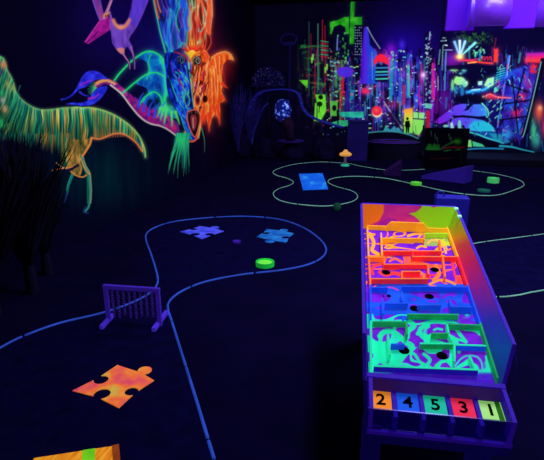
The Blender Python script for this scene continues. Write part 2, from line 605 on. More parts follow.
# leaf shaped tail end
LB = lambda x, y: pal(vn(x*.25, y*.25, 48), [(0, (24, 26, 170)), (1, (52, 66, 245))])
cv.poly([(60, 99), (66, 97.5), (71, 94), (76, 87), (80, 79), (84, 73.5), (88, 71.2), (93, 70.7), (99, 72.5), (103, 75.5), (107, 79), (101, 79), (95, 80), (90, 83), (86, 86.5), (79, 89), (76.5, 91), (72, 95.5), (66, 99), (60, 100.2)], LB, smooth=1.5)
cv.poly([(65, 104), (72, 102.6), (79, 103), (85, 101.3), (89, 98.5), (92, 92), (99, 87), (106, 86), (106, 90), (103, 95), (99, 99.5), (93, 104), (84, 106), (76, 105.4), (70, 104.4)], LB, smooth=1.5)
cv.stroke([(79, 92), (83, 95), (88, 96)], 2.2, (42, 48, 210), .9, .8)
cv.stroke([(80, 85), (86, 82), (92, 80)], 2.4, (150, 34, 190), .8, 1.2)
cv.stroke([(88, 98.5), (94, 97.5), (98, 94)], 2.4, (170, 34, 190), .85, 1.4)
for a in range(9):
    t = a/8
    cv.stroke([(95, 88), (95-8*math.cos(t*2.2-.9), 88-7*math.sin(t*2.6-1.4))], 1.1, random.choice([(40, 200, 110), (110, 190, 100), (30, 160, 150)]), .8, .4)
# left wing: three scalloped membranes
cv.poly([(137, 57), (143, 52.5), (151, 52), (159, 56.5), (166, 64), (172, 72), (172, 90), (158, 84), (147, 78), (149, 70), (146, 62)], TE, smooth=2)
cv.poly([(135, 83), (145, 75.5), (155, 73), (164, 77.5), (170, 86), (172, 104), (160, 98), (148, 95), (146, 88)], TE, smooth=2, al=.9)
cv.poly([(141, 100), (147, 94), (154, 92), (160, 96), (166, 102), (174, 108), (176, 118), (168, 116), (158, 110), (150, 108)], TE, smooth=2, al=.85)
for (x, y, a, b) in [(150, 104, 4, 5), (158, 102, 3.2, 4.5), (168.5, 101, 4.2, 5)]:
    cv.disc(x, y, a, b, (6, 6, 46), .85, 2)
GR = (34, 226, 116)
for p, w in (([(114, 80), (118, 74.5), (123, 69), (130, 62), (137, 56.5), (144, 52.3), (151, 51.5), (159, 55.5), (166, 63.5), (172, 72)], 1.7),
             ([(122, 93), (128, 88), (135, 82), (145, 75), (155, 72.6), (164, 77), (169.5, 85)], 1.6),
             ([(139, 104), (143, 99), (148, 94), (154, 92), (159.5, 96), (162, 104)], 1.5),
             ([(150, 55), (147.5, 62), (148.5, 70), (146, 79)], 1.0), ([(163, 62), (166, 75), (166, 90), (164, 100), (166, 110)], 3.0), ([(160, 58), (165, 70), (168, 84)], 1.6)):
    cv.stroke(p, w, GR, .95, glow=1.8, ga=.45)
for (x, y) in [(143, 108), (148, 112), (154, 114), (138, 104), (160, 113)]:
    cv.stroke([(x, y+3), (x+1.5, y-6), (x+5, y-11)], 3, (40, 70, 235), .85, .8)
for (x0, y0, x1, y1) in [(160, 108, 157, 116), (166, 110, 163.5, 124), (171, 112, 171.5, 126), (175, 112, 179, 124), (163, 108, 160, 120)]:
    cv.stroke([(x0, y0), (x1, y1)], 3.2, (90, 236, 110), .9, .7, glow=1.2)
cv.blob(167, 109, 7, 5, (70, 235, 130), .75, mode='over')
cv.blob(165, 80, 5, 22, (30, 200, 120), .35)
# hair plumes
cv.poly([(163, 48), (156, 22), (152, -4), (150, -24), (187, -24), (187, 0), (188, 25), (186, 48), (178, 53), (170, 53)], (10, 24, 120), .7, soft=8)
for k in range(34):
    x0 = random.uniform(163, 187)
    x1 = x0+random.uniform(-14, 1)*(1.1-(x0-160)/40)
    y0, y1 = random.uniform(40, 56), random.uniform(-26, 20)
    cv.stroke([(x0, y0), (x0-2+random.uniform(-3, 3), (y0+y1)/2), (x1, y1)], random.uniform(1.6, 3.6), random.choice([BL, (8, 12, 70), (20, 70, 210), (30, 130, 230), (10, 10, 60), (16, 150, 190)]), .8, .6)

for p, c in (([(165, 52), (160, 34), (157, 20), (153, 0), (150, -20)], (70, 214, 150)), ([(174, 54), (166, 44), (164, 30)], GR), ([(186, 44), (187.5, 26), (186, 8), (185, -20)], (40, 220, 120)),
             ([(180, 46), (184, 32), (178, 18), (176, 0)], (40, 190, 220)), ([(178, 38), (174, 30), (171, 20)], (60, 110, 240)), ([(158, 18), (155, 6), (152, -12)], (235, 96, 50)),
             ([(160, 12), (157, 2), (156, -12)], (240, 120, 70)), ([(172, 20), (176, 10), (174, -4)], (50, 70, 230)), ([(182, 20), (180, 8), (182, -4)], (30, 170, 200)),
             ([(168, 44), (163, 36), (160, 22)], (40, 90, 240)), ([(178, 48), (171, 38), (168, 26), (166, 10)], (30, 140, 220))):
    cv.stroke(p, 1.5, c, .9, .9, glow=1.0)
for (x, y) in [(172, 20), (170, 36), (176, 27), (167, 13), (179, 12), (174, 6)]:
    cv.blob(x, y, 2.4, 4.2, (120, 28, 170), .8, mode='over')
    cv.blob(x+3, y+3, 1.4, 4, (8, 10, 80), .8, mode='over')
cv.poly([(188, 48), (188, 20), (187, 0), (189, -24), (217, -24), (212, 2), (212, 22), (210, 38), (206, 50), (198, 54)], (130, 24, 14), .8, soft=7)
for k in range(44):
    x0 = random.uniform(190, 207)
    x1 = x0+random.uniform(-5, 7)
    y0, y1 = random.uniform(34, 54), random.uniform(-24, 18)
    cv.stroke([(x0, y0), ((x0+x1)/2+random.uniform(-3, 3), (y0+y1)/2), (x1, y1)], random.uniform(1.2, 2.8),
              random.choice([(246, 84, 40), (255, 130, 60), (200, 40, 24), (250, 160, 90), (226, 60, 30), (70, 8, 12), (50, 6, 14)]), .85, .5)
for (x, y, c) in [(200, 28, (90, 210, 150)), (203, 22, (150, 220, 160)), (206, 36, (60, 200, 140)), (197, 33, (110, 190, 120)), (206, 20, (70, 190, 130)), (199, 42, (120, 210, 140)), (200.5, 27, (190, 40, 30)), (204, 30, (170, 30, 40)),
                  (193, 8, (150, 190, 110)), (209, 6, (130, 90, 40)), (192, 22, (110, 200, 130))]:
    cv.blob(x, y, 2.0, 3.6, c, .8, mode='over', rot=.3)
for p in ([(211, 0), (211.5, 14), (210, 28), (207, 42)], [(203, 0), (206, 10), (204, 20)], [(190, 2), (188.5, 18), (191, 34), (191, 46)], [(214, -20), (211, 0), (212, 16)], [(196, -10), (198, 6), (195, 20)]):
    cv.stroke(p, 1.3, (255, 140, 90), .85, .8, glow=1.2)
# flame tongues of the mane
def tongue(x0, y0, x1, y1, bend, w, fill, edge):
    L = math.hypot(x1-x0, y1-y0)
    ux, uy = (x1-x0)/L, (y1-y0)/L
    a, b = [], []
    for i in range(9):
        t = i/8
        cx = x0+(x1-x0)*t - uy*bend*math.sin(t*math.pi*1.5)
        cy = y0+(y1-y0)*t + ux*bend*math.sin(t*math.pi*1.5)
        ww = w*math.sin(math.pi*min(1, .18+t*.82))
        a.append((cx-uy*ww, cy+ux*ww))
        b.append((cx+uy*ww, cy-ux*ww))
    cv.poly(a+b[::-1], fill, .85, 1.0)
    cv.stroke(a, .9, edge, .9, .6, glow=.9)
    cv.stroke(b, .9, edge, .9, .6, glow=.9)
for k in range(17):
    x0 = 166+k*1.25+random.uniform(-1, 1)
    y0 = random.uniform(20, 54) if k % 3 else random.uniform(-6, 20)
    L = random.uniform(18, 34)
    tongue(x0, y0, x0-random.uniform(1, 9)*(1-(k/20)), y0-L, random.uniform(-3, 3), random.uniform(1.6, 3), random.choice([(6, 10, 66), (10, 30, 150), (30, 80, 230), (50, 24, 150), (8, 60, 140)]), random.choice([(34, 220, 150), (30, 160, 235), (60, 230, 140), (40, 90, 245), (110, 60, 220)]))
for k in range(17):
    x0 = 191+k*1.15+random.uniform(-1, 1)
    y0 = random.uniform(20, 54) if k % 3 else random.uniform(-6, 20)
    L = random.uniform(18, 34)
    tongue(x0, y0, x0+random.uniform(-3, 5), y0-L, random.uniform(-3, 3), random.uniform(1.5, 2.8), random.choice([(70, 8, 14), (120, 16, 20), (220, 60, 30), (90, 190, 140), (130, 20, 50), (60, 6, 20)]), random.choice([(255, 110, 50), (250, 70, 40), (255, 160, 90), (140, 220, 150), (240, 50, 40)]))
# face
cv.poly([(164, 56), (172, 52), (180, 48), (188, 52), (192, 64), (191, 85), (193, 104), (194, 124), (195, 139), (190, 139), (185, 128), (179, 115), (172, 103), (167, 92), (165, 74)], BL, smooth=2)
cv.poly([(190, 50), (198, 47), (206, 51), (211, 60), (216, 72), (217, 88), (215, 104), (209, 112), (203, 118), (199, 128), (196, 139), (193, 126), (193, 104), (190, 84), (191, 64)], OR, smooth=2)
for p, w, c in (([(188, 60), (189, 72), (191, 86), (192, 98), (193.5, 108)], 1.6, (120, 225, 130)), ([(170, 60), (174, 74), (180, 86), (184, 100), (188, 114)], 1.4, (90, 40, 190)),
                ([(174, 84), (179, 96), (183, 108), (187, 122), (191, 136)], 1.8, (20, 130, 220)), ([(168, 76), (173, 90), (178, 102)], 1.4, (40, 220, 140)),
                ([(184, 80), (188, 90), (187, 100), (189, 110)], 1.2, (60, 190, 220)), ([(178, 70), (184, 78), (189, 84)], 1.3, (160, 50, 170)), ([(178, 78), (182, 86), (186, 92)], 1.6, (200, 40, 90)),
                ([(176, 108), (181, 118), (186, 128), (191, 139)], 1.2, (40, 150, 240)), ([(182, 66), (187, 72), (188, 80)], 1.2, (20, 20, 90)), ([(186, 92), (184, 100), (187, 106)], 1.2, (16, 12, 70)),
                ([(194, 64), (195, 78), (193, 92), (194, 106)], 1.4, (255, 190, 90)), ([(200, 68), (198, 82), (201, 96), (198, 110)], 1.3, (255, 150, 70)), ([(206, 64), (208, 80), (205, 96), (206, 108)], 1.5, (255, 120, 50)),
                ([(203, 72), (203, 86), (200, 98)], 1.3, (120, 20, 30)), ([(197, 72), (197, 84), (195, 94), (197, 104)], 1.2, (150, 24, 40)), ([(212, 70), (213, 86), (210, 100)], 1.3, (200, 40, 20)),
                ([(194, 82), (197, 90), (196, 98)], 1.4, (200, 60, 170)), ([(190, 74), (193, 80), (192, 88)], 1.2, (60, 210, 160)), ([(199, 88), (202, 94), (200, 100)], 1.2, (230, 220, 150)), ([(209, 60), (205, 68), (207, 76)], 1.2, (255, 160, 90))):
    cv.stroke(p, w, c, .9, .6)
cv.stroke([(210, 58), (209, 74), (208, 90), (204, 106), (202, 116)], 2.6, (60, 8, 14), .8, 1.2)
cv.stroke([(171, 54), (168, 70), (171, 88), (176, 104)], 2.2, (4, 8, 50), .7, 1.2)
for k in range(70):
    t = random.random()
    x, y = random.uniform(168, 190), random.uniform(62, 126)
    if x < 168+(y-62)*.25:
        continue
    dx, dy = (193-x)*.12+.8, 5+5*t
    cv.stroke([(x, y), (x+dx+random.uniform(-1.5, 1.5), y+dy*.5), (x+dx, y+dy)], random.uniform(.8, 1.8), random.choice([(6, 8, 56), (60, 190, 235), (40, 150, 235), (30, 80, 240), (100, 40, 190), (40, 220, 170), (60, 230, 140), (170, 36, 130)]), .75, .5)
for k in range(80):
    t = random.random()
    x, y = random.uniform(193, 215), random.uniform(62, 126)
    if x > 216-(y-62)*.24:
        continue
    dx, dy = (194-x)*.12-.6, 5+6*t
    cv.stroke([(x, y), (x+dx+random.uniform(-1.5, 1.5), y+dy*.5), (x+dx, y+dy)], random.uniform(.8, 2.0), random.choice([(60, 6, 14), (90, 12, 20), (255, 170, 80), (250, 110, 40), (200, 40, 30), (150, 40, 90), (230, 200, 140), (60, 10, 30)]), .75, .5)
cv.poly([(191.5, 40), (195, 47), (199, 52), (195, 57), (191.5, 63), (188, 57), (184.5, 52), (188, 47)], (255, 190, 40), soft=2.5, glow=3, ga=.5)
cv.blob(192, 49, 2.4, 4, (255, 235, 110), .8, mode='over')
for k in range(10):
    a = -2.7+k*.25
    cv.stroke([(191.5+5*math.cos(a), 53+4*math.sin(a)), (191.5+13*math.cos(a), 52+11*math.sin(a))], 2.2, random.choice([(240, 50, 30), (255, 130, 40), (210, 30, 40)]), .85, .4)
for (x, y, c) in [(180.5, 59.8, (120, 150, 200)), (196.4, 60.4, (220, 200, 160))]:
    cv.disc(x, y, 4.4, 4.8, (12, 8, 26), .9, 1.6)
    cv.stroke([(x-3, y-2.6), (x, y-4), (x+3, y-1.8), (x+2.8, y+2.6), (x, y+3.8)], .8, c, .75)
    cv.stroke([(x-3, y+2), (x-3.2, y-2)], .8, c, .5)
    cv.disc(x+.3, y+.2, 1.7, 2.8, (150, 150, 120) if x > 190 else (60, 110, 160), .9)
    cv.disc(x+.5, y+.4, .8, 1.8, (4, 4, 14))
cv.stroke([(174, 52), (179, 53.5), (185, 57), (189, 62)], 1.3, (210, 40, 40), .8)
cv.stroke([(190, 61), (194, 55), (200, 53), (206, 53)], 1.3, (230, 60, 40), .8)
# muzzle and mouth
for p, c in (([(184, 92), (188, 96), (189, 103), (186, 106), (184, 101), (184, 95)], (70, 190, 150)), ([(196, 92), (200, 98), (199, 106), (195, 106), (194, 98), (196, 92)], (250, 170, 90))):
    cv.stroke(p, 1.1, c, .9)
cv.blob(186.3, 100, 1.5, 3, (6, 10, 50), .95, mode='over')
cv.blob(197, 100, 1.5, 3.4, (50, 8, 20), .95, mode='over')
cv.poly([(187, 112), (192, 110), (198, 111), (200, 118), (198, 128), (194, 137), (190, 130), (187, 120)], (22, 6, 18), .97, smooth=1.5)
cv.stroke([(187, 112), (192, 110), (198, 111), (200, 118), (198, 128), (194.5, 137), (190, 130), (187, 120), (187, 112)], 1.2, (236, 96, 70), .9)
cv.poly([(190, 116), (193, 114.5), (196, 117), (196, 125), (193, 131), (190.5, 124)], (150, 50, 60), .85, smooth=1.5)
cv.stroke([(192.5, 118), (192.8, 128)], 1.0, (240, 170, 150), .8)
for x in (189, 191, 195, 197):
    cv.stroke([(x, 111.5), (x+.2, 114)], .8, (200, 150, 120), .6, .3)
cv.stroke([(184, 132), (187, 139), (191, 141.5), (196, 139), (199, 131), (201, 120)], 2.0, (246, 90, 60), .9)
cv.stroke([(181, 118), (184, 128), (188, 136), (191, 139)], 1.2, (40, 170, 230), .9)
cv.stroke([(198, 138), (199.5, 128), (202, 116)], 1.4, (190, 190, 100), .85)
# right ear wing
cv.poly([(208, 64), (211, 58), (217, 54), (225, 52), (230.5, 55), (233, 60), (227, 59.5), (223, 64.5), (221.5, 74), (222, 86), (221.5, 92), (225, 100), (219.5, 104), (220, 111), (219.5, 122), (215, 114), (212, 118), (208.5, 130), (205.5, 116), (200.5, 126), (200, 112), (206, 98), (209, 82)],
        lambda x, y: pal(vn(x*.3, y*.14, 51)*.6+vn(x*.8, y*.3, 52)*.4, [(0, (190, 40, 18)), (.4, (238, 84, 26)), (.7, (252, 128, 46)), (1, (255, 180, 90))]), glow=2.5, ga=.35)
cv.stroke([(211, 58), (217, 53.8), (225, 51.8), (230.5, 54.8), (232.6, 59.6)], 1.5, (255, 150, 70), .95, glow=1.6)
for (x0, y0, x1, y1) in [(214, 58, 217, 78), (219, 57, 219, 72), (213, 66, 215, 92), (211, 78, 212, 104), (217, 80, 217, 100), (208, 104, 207, 122)]:
    cv.stroke([(x0, y0), (x1, y1)], 1.1, (255, 196, 110), .75, .5)
    cv.stroke([(x0+2.2, y0+3), (x1+2, y1)], 1.0, (190, 30, 14), .6, .5)
for (x0, y0, x1, y1) in [(203, 112, 200.5, 127), (208, 114, 208.5, 131), (214, 108, 215.5, 117), (217, 106, 219.5, 125), (221, 96, 225, 101), (222, 84, 227, 88), (205, 116, 204, 124)]:
    cv.stroke([(x0, y0), (x1, y1)], 3.4, (246, 62, 30), .9, .6, glow=1.2)
cv.disc(204.6, 99, 2.6, 3.6, (40, 6, 10), .95, 1.2)
cv.stroke([(222, 70), (224, 80), (222, 92)], 1.2, (230, 40, 30), .6, .4, glow=1.5)
# beard
for k in range(40):
    t = k/39
    x = 174+t*14
    xe = 166+t*22+random.uniform(-2, 2)
    ye = random.uniform(150, 176)
    cv.stroke([(x+2, 134), (x, 144), (xe, ye)], 1.8, random.choice([(30, 200, 110), (40, 226, 120), (18, 130, 130), (14, 90, 150)]), .55, .3)
cv.blob(181, 140, 5.5, 7, (44, 222, 116), .8, mode='over')
for p in ([(178, 138), (172, 152), (169, 170)], [(181, 142), (178, 160), (177, 178)], [(184, 142), (184, 160), (183, 176)], [(179, 146), (174, 164), (173, 174)], [(201, 128), (204, 140), (204, 152)], [(188, 142), (188, 154), (189, 166)]):
    cv.stroke(p, 1.2, (60, 190, 110), .75, .3)
o = cv.build('dragon_mural', M_WALLPAINT, cut=.015, off=NX*.009)
tag(o, 'half blue half orange fire dragon painted on the left wall', 'mural')

# ------------------------------------------------------------------ murals on the back wall


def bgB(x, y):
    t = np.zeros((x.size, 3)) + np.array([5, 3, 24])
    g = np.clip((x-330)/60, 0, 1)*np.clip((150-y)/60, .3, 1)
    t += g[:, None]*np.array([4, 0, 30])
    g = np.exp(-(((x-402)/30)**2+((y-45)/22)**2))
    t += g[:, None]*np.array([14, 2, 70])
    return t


G = wall_grid('back', 255, 441, 450, .02, 3.59, 420)
cv = Canvas(G, bgB)
R = random.Random(5)
P_LEFT = [(190, 26, 44), (150, 18, 60), (34, 150, 60), (60, 190, 70), (30, 60, 140), (24, 130, 110), (120, 20, 70), (20, 24, 90)]
P_MID = [(24, 60, 190), (60, 40, 210), (30, 150, 170), (40, 200, 160), (110, 30, 190), (170, 30, 150), (30, 90, 220), (16, 30, 110), (14, 20, 80)]
P_RIGHT = [(190, 24, 150), (120, 30, 200), (60, 60, 230), (220, 30, 120), (40, 190, 180), (24, 30, 120), (60, 20, 120)]
cv.blob(405, 100, 45, 30, (20, 20, 120), .6)
cv.blob(432, 92, 14, 26, (110, 10, 110), .5)
for k in range(520):
    x = R.uniform(288, 437)
    f = np.clip((x-292)/60, .04, 1)
    top = 62-.16*(x-300)+R.uniform(-18, 26) if x < 340 else 62+R.uniform(-12, 40)
    bot = min(138, top+R.uniform(8, 50))
    c = R.choice(P_LEFT if x < 345 else (P_MID if x < 418 else P_RIGHT))
    w = R.choice([.8, 1, 1.3, 2, 3.2])
    cv.stroke([(x, top), (x, bot)], w, c, R.uniform(.25, .8)*f, smooth=False)
for k in range(420):
    x, y = R.uniform(296, 437), R.uniform(48, 134)
    f = np.clip((x-296)/56, .06, 1)
    c = R.choice([(90, 230, 190), (150, 235, 150), (200, 240, 220), (60, 190, 220), (235, 50, 90), (8, 6, 30), (6, 4, 26), (8, 6, 30), (80, 60, 240)])
    cv.poly([(x, y), (x+R.uniform(.7, 2.6), y), (x+R.uniform(.7, 2.6), y+R.uniform(.7, 2.4)), (x, y+R.uniform(.7, 2.4))], c, R.uniform(.4, .9)*f, soft=.7)
for k in range(190):
    x = R.uniform(290, 437)
    y = R.uniform(44, 128)
    w = R.choice([.7, 1, 1.6, 3])
    cv.poly([(x, y), (x+w, y+R.uniform(-1, 1)), (x+w, y+R.uniform(5, 26)), (x, y+R.uniform(5, 22))], (5, 4, 26), .9, .7)
for k in range(160):
    x, y = R.uniform(326, 437), R.uniform(56, 128)
    w = R.uniform(.6, 3.4)
    cv.poly([(x, y), (x+w, y-.2), (x+w, y+R.uniform(.6, 1.4)), (x, y+1)], R.choice([(120, 235, 200), (90, 220, 235), (200, 245, 220), (250, 70, 110), (120, 100, 250), (160, 240, 120)]), .85, .5)
for k in range(60):
    x, y = R.uniform(366, 437), R.uniform(60, 126)
    cv.blob(x, y, R.uniform(2, 5), R.uniform(2, 6), R.choice([(30, 40, 220), (90, 20, 200), (20, 110, 190), (190, 20, 90), (10, 8, 40)]), .45)
# left fringe: thin red and green towers
for x, y0, y1, c, a in [(309, 22, 96, (40, 110, 90), .5), (318, 24, 90, (70, 150, 120), .7), (322.5, 20, 60, (180, 30, 40), .7), (325, 26, 90, (160, 24, 50), .7), (311, 34, 60, (150, 24, 36), .6), (315, 60, 98, (170, 26, 60), .7), (305, 40, 70, (40, 90, 50), .4), (298, 44, 70, (40, 70, 30), .35)]:
    cv.stroke([(x, y0), (x, y1)], 1.3, c, a)
for k in range(8):
    cv.stroke([(321, 41+k*2.2), (328, 42+k*2.2)], 1.0, (206, 30, 56) if k % 2 else (60, 190, 130), .8)
for k in range(18):
    cv.poly([(R.uniform(300, 326), y := R.uniform(44, 92)), (x := R.uniform(300, 326), y), (x, y+3), (x-1.5, y+3)], R.choice([(60, 170, 60), (30, 130, 70), (150, 24, 44)]), .5)
cv.poly([(299, 80), (308, 80), (307.5, 88), (303.5, 84.5)], (88, 214, 44))
cv.stroke([(306, 85), (306, 91)], 1.2, (60, 150, 40), .7, .3)
for x, y in [(313, 57), (327, 67), (325.5, 70), (312, 60)]:
    cv.poly([(x-1, y-3), (x+1, y-3), (x+.6, y+3), (x-.8, y+3)], (130, 226, 70), .9)
# green building with a dark arch, tall green spire
GB = lambda x, y: pal(vn(x*.3, y*.2, 61), [(0, (22, 130, 24)), (.6, (44, 176, 34)), (1, (84, 214, 60))])
cv.poly([(330, 22), (338, 20), (345, 17), (349, 17), (349, 34), (346, 34), (345, 27), (340, 24.5), (334, 27), (331.5, 34), (330, 34)], GB, glow=1.5, ga=.25)
cv.poly([(351, -22), (355, -22), (355, 0), (354, 17), (362, 17), (362, 25), (356, 25), (354, 44), (349.5, 44), (350, 17), (351, 0)], GB, glow=1.5, ga=.25)
cv.poly([(332, 34), (334, 27), (340, 25), (345, 28), (347, 46), (346, 60), (334, 60)], (8, 8, 36), .9)
for k in range(26):
    x, y = R.uniform(333, 348), R.uniform(27, 62)
    cv.poly([(x, y), (x+R.uniform(.8, 2), y+.3), (x+1, y+R.uniform(1, 4)), (x-.3, y+2)], R.choice([(60, 190, 90), (110, 220, 160), (40, 60, 160), (60, 150, 60)]), .8)
cv.stroke([(337.5, 38), (337, 50)], 1.0, (140, 160, 240), .9)
cv.poly([(354.5, 25), (362, 25), (361, 58), (354, 58)], (8, 8, 34), .85)
for j in range(11):
    for i in range(4):
        if R.random() < .8:
            cv.disc(355.4+i*1.9, 27.5+j*2.7, .55, .6, (150, 180, 210), .8, .5)
for k in range(26):   # scribbled glyph towers
    x, y = R.uniform(329, 341), R.uniform(62, 98)
    cv.stroke([(x, y), (x+R.uniform(-3, 3), y+R.uniform(-2, 2))], .9, R.choice([(120, 225, 200), (70, 200, 140), (40, 120, 160)]), .85)
# violet tower and the blue ones beside it
VT = lambda x, y: pal(np.clip((x-361)/16, 0, 1)+.25*vn(x*.5, y*.05, 63), [(0, (60, 16, 180)), (.3, (94, 32, 236)), (.6, (46, 60, 230)), (1, (24, 84, 210))])
cv.poly([(364, 28), (366, 26.5), (368, 27), (370, 45), (377, 52), (378, 84), (360, 84), (361, 60)], VT, .92, soft=1.6)
cv.stroke([(367.3, 27.5), (373, 38), (380, 48.5)], .9, (170, 190, 190), .85)
cv.stroke([(372, 52), (372.5, 80)], 1.0, (50, 170, 220), .7)
# saucer tower
cv.poly([(337, 70), (341, 67.5), (349, 67), (353, 70), (352, 75), (347, 77.5), (342, 77), (338, 74)], (86, 40, 226), .95, smooth=1, glow=2, ga=.3)
cv.stroke([(341, 72), (349, 71.5)], 1.2, (50, 60, 230), .8)
cv.stroke([(343, 78), (342.5, 92), (340, 108)], 2.0, (206, 24, 60), .9, 1.2)
cv.stroke([(347.5, 78), (348, 108)], 3.0, (44, 24, 160), .85)
cv.poly([(342, 104), (352, 100), (358, 98), (362, 112), (342, 113)], (34, 18, 120), .6, soft=3)
# spheres and domes
cv.blob(365.5, 91, 7, 4.5, (120, 14, 130), .7)
cv.disc(365.5, 91, 3.8, 3.0, (240, 44, 90), .95, 1.8, glow=1.5)
cv.poly([(373.5, 65), (374, 60), (376.5, 56), (380, 54), (384, 54.5), (387.5, 58), (389, 63), (386, 64), (382, 63), (379, 61.5), (376, 63)], (250, 34, 64), 1, 1.0, glow=2.5, ga=.4)
cv.poly([(376, 64), (382, 62), (388, 65), (388, 82), (375, 82)], (10, 10, 54), .9)
for k, y in enumerate([68, 72, 75, 79]):
    cv.stroke([(376, y), (387.5, y-.3)], 1.5, (70, 220, 180) if k % 2 else (50, 150, 210), .9)
cv.disc(381.3, 63.5, 1.6, 1.4, (90, 100, 190), .8)
cv.blob(391, 50, 5, 7, (150, 20, 200), .7)
cv.stroke([(389.5, 56), (389, 70)], 1.0, (220, 60, 150), .8)
cv.blob(402, 45, 3, 5, (60, 40, 230), .7)
cv.blob(394, 104, 9, 4.5, (170, 20, 60), .6)
cv.disc(377, 112.5, 5, 5, (250, 236, 180), .95, glow=1.5)
cv.disc(376.8, 110.8, 5, 4.9, (248, 40, 70), 1, 1.2)
cv.disc(376.4, 110.2, 2, 2, (255, 96, 84), .8, 1.5)
# green kiosk with black dots, teal slabs
cv.poly([(315.5, 94.5), (325.5, 94.5), (326.3, 111), (321, 120.5), (317.5, 121.5), (317.6, 108)], lambda x, y: pal(vn(x*.3, y*.3, 65), [(0, (80, 206, 40)), (1, (130, 240, 60))]), glow=1.4, ga=.3)
cv.poly([(315, 103), (317, 103), (316.5, 121), (314, 121)], (110, 220, 60), .95)
cv.disc(320.7, 97.2, 2.4, 2.4, (8, 22, 14), .95)
cv.disc(319.6, 104, 2.9, 2.6, (8, 26, 14), .95)
cv.stroke([(319.5, 105), (319, 112)], 1, (8, 40, 14), .8)
cv.poly([(330, 101), (338, 101), (337, 116), (331, 116)], (84, 196, 60), .9)
cv.disc(334.3, 108, 2.2, 3, (6, 12, 22), .95)
cv.stroke([(330.5, 94), (331, 118)], 1.0, (110, 210, 140), .7)
cv.poly([(339, 112), (363.5, 111.5), (364, 118), (354, 117.5), (342, 117), (339.5, 114.5)], lambda x, y: pal(vn(x*.3, y*.3, 66), [(0, (24, 150, 120)), (1, (52, 210, 180))]), .95)
cv.poly([(338, 120.5), (348, 120), (348, 126), (342, 126.5), (330, 123)], (44, 180, 120), .9)
cv.stroke([(337, 111), (338, 124)], 1.1, (8, 10, 30), .9)
# doorway with standing figure
cv.poly([(404, 109), (412.8, 108), (412.5, 133), (404, 133.5)], lambda x, y: pal((y-108)/22, [(0, (250, 150, 50)), (.25, (240, 190, 60)), (.55, (190, 236, 70)), (1, (120, 226, 90))]), glow=2, ga=.35)
cv.poly([(413.2, 112), (424.5, 113), (424, 119), (413.2, 118)], (146, 238, 130), .97, glow=1)
cv.poly([(413.2, 119), (424, 120), (423.5, 128), (419, 135), (415, 134), (412.8, 130)], (140, 236, 96), .97, glow=1.5)
cv.stroke([(413, 118.4), (425, 119.4)], .8, (10, 30, 40), .9)
cv.stroke([(418.5, 112), (418.3, 119)], .8, (20, 60, 70), .8)
cv.stroke([(415.5, 126), (416, 133)], .8, (60, 150, 60), .8)
BLK = (4, 4, 14)
cv.disc(407.4, 118.7, 1.25, 1.5, BLK)
cv.poly([(405.5, 121), (409.4, 120.6), (410.4, 126.5), (409.3, 127.5), (409, 133), (407.9, 133), (407.5, 128), (407, 133), (405.9, 133), (405.7, 127.5), (404.7, 126)], BLK)
cv.stroke([(384, 102), (393, 115), (402, 128)], 1.2, (160, 180, 170), .8, 2.0)
cv.poly([(389, 131), (394, 126), (400, 129), (402, 132)], (60, 170, 190), .8)
cv.poly([(383, 131), (386, 125), (391, 131)], (50, 180, 180), .8)
cv.poly([(388, 116), (394, 108), (402, 124), (396, 128)], (22, 8, 60), .7, soft=2)
# dark lower edge with teal road line
cv.poly([(364, 133.5), (378, 131), (404, 133.5), (416, 136), (424, 140), (436, 142), (441, 160), (360, 160)], (6, 4, 22), .97, 1.5)
cv.stroke([(366, 133), (380, 131.5), (396, 131.8), (410, 135), (419, 139)], 1.4, (60, 160, 160), .8)
cv.poly([(418, 139), (424, 136), (424, 128), (428, 128), (436, 132), (436, 160), (418, 160)], (5, 4, 20), .95)
# tall dotted tower, pink towers, sparkle
cv.poly([(424.5, 33), (431, 31), (431, 104), (424, 104)], (8, 5, 44), .75, soft=1.5)
for k in range(60):
    x, y = R.uniform(425, 430.5), R.uniform(33, 102)
    cv.poly([(x, y), (x+R.uniform(.8, 2), y-.3), (x+.8, y+R.uniform(.7, 2.4)), (x-.2, y+1)], R.choice([(150, 200, 210), (190, 220, 220), (90, 190, 180), (90, 60, 150)]), .85)
cv.stroke([(430, 32), (429.3, 40)], 1.0, (170, 200, 230), .9)
for x, y0, y1, w, c in [(433, 64, 98, 2.4, (214, 30, 130)), (421.5, 64, 84, 1.8, (160, 24, 110)), (436, 90, 112, 4, (176, 24, 190)), (419, 86, 104, 2.4, (150, 30, 190)), (428, 112, 128, 4, (190, 20, 50)), (433, 104, 120, 3, (120, 30, 200)),
                     (395, 60, 86, 1.6, (50, 100, 220)), (409, 66, 96, 1.4, (60, 190, 160)), (414, 66, 82, 1.2, (90, 60, 230)), (400, 72, 100, 2.4, (40, 90, 200)), (404, 86, 104, 2.4, (200, 40, 90))]:
    cv.stroke([(x, y0), (x, y1)], w, c, .85)
cv.poly([(424, 103), (433, 104), (431, 109), (426, 108)], (110, 226, 180), .8)
cv.blob(423, 75, 4.2, 4.5, (190, 120, 210), .8)
cv.blob(423.2, 75, 1.8, 2, (250, 215, 225), .8)
# fade-out of the left end
i = cv.sel(260, -60, 305, 200)
k = np.clip((cv.x[i]-282)/22, 0, 1)[:, None]
cv.c[i] = cv.c[i]*k+bgB(cv.x[i], cv.y[i])*(1-k)
o = cv.build('city_mural', M_CITYPAINT, off=AX*-.006)
tag(o, 'night city skyline mural with green, violet and pink towers on back wall', 'mural')

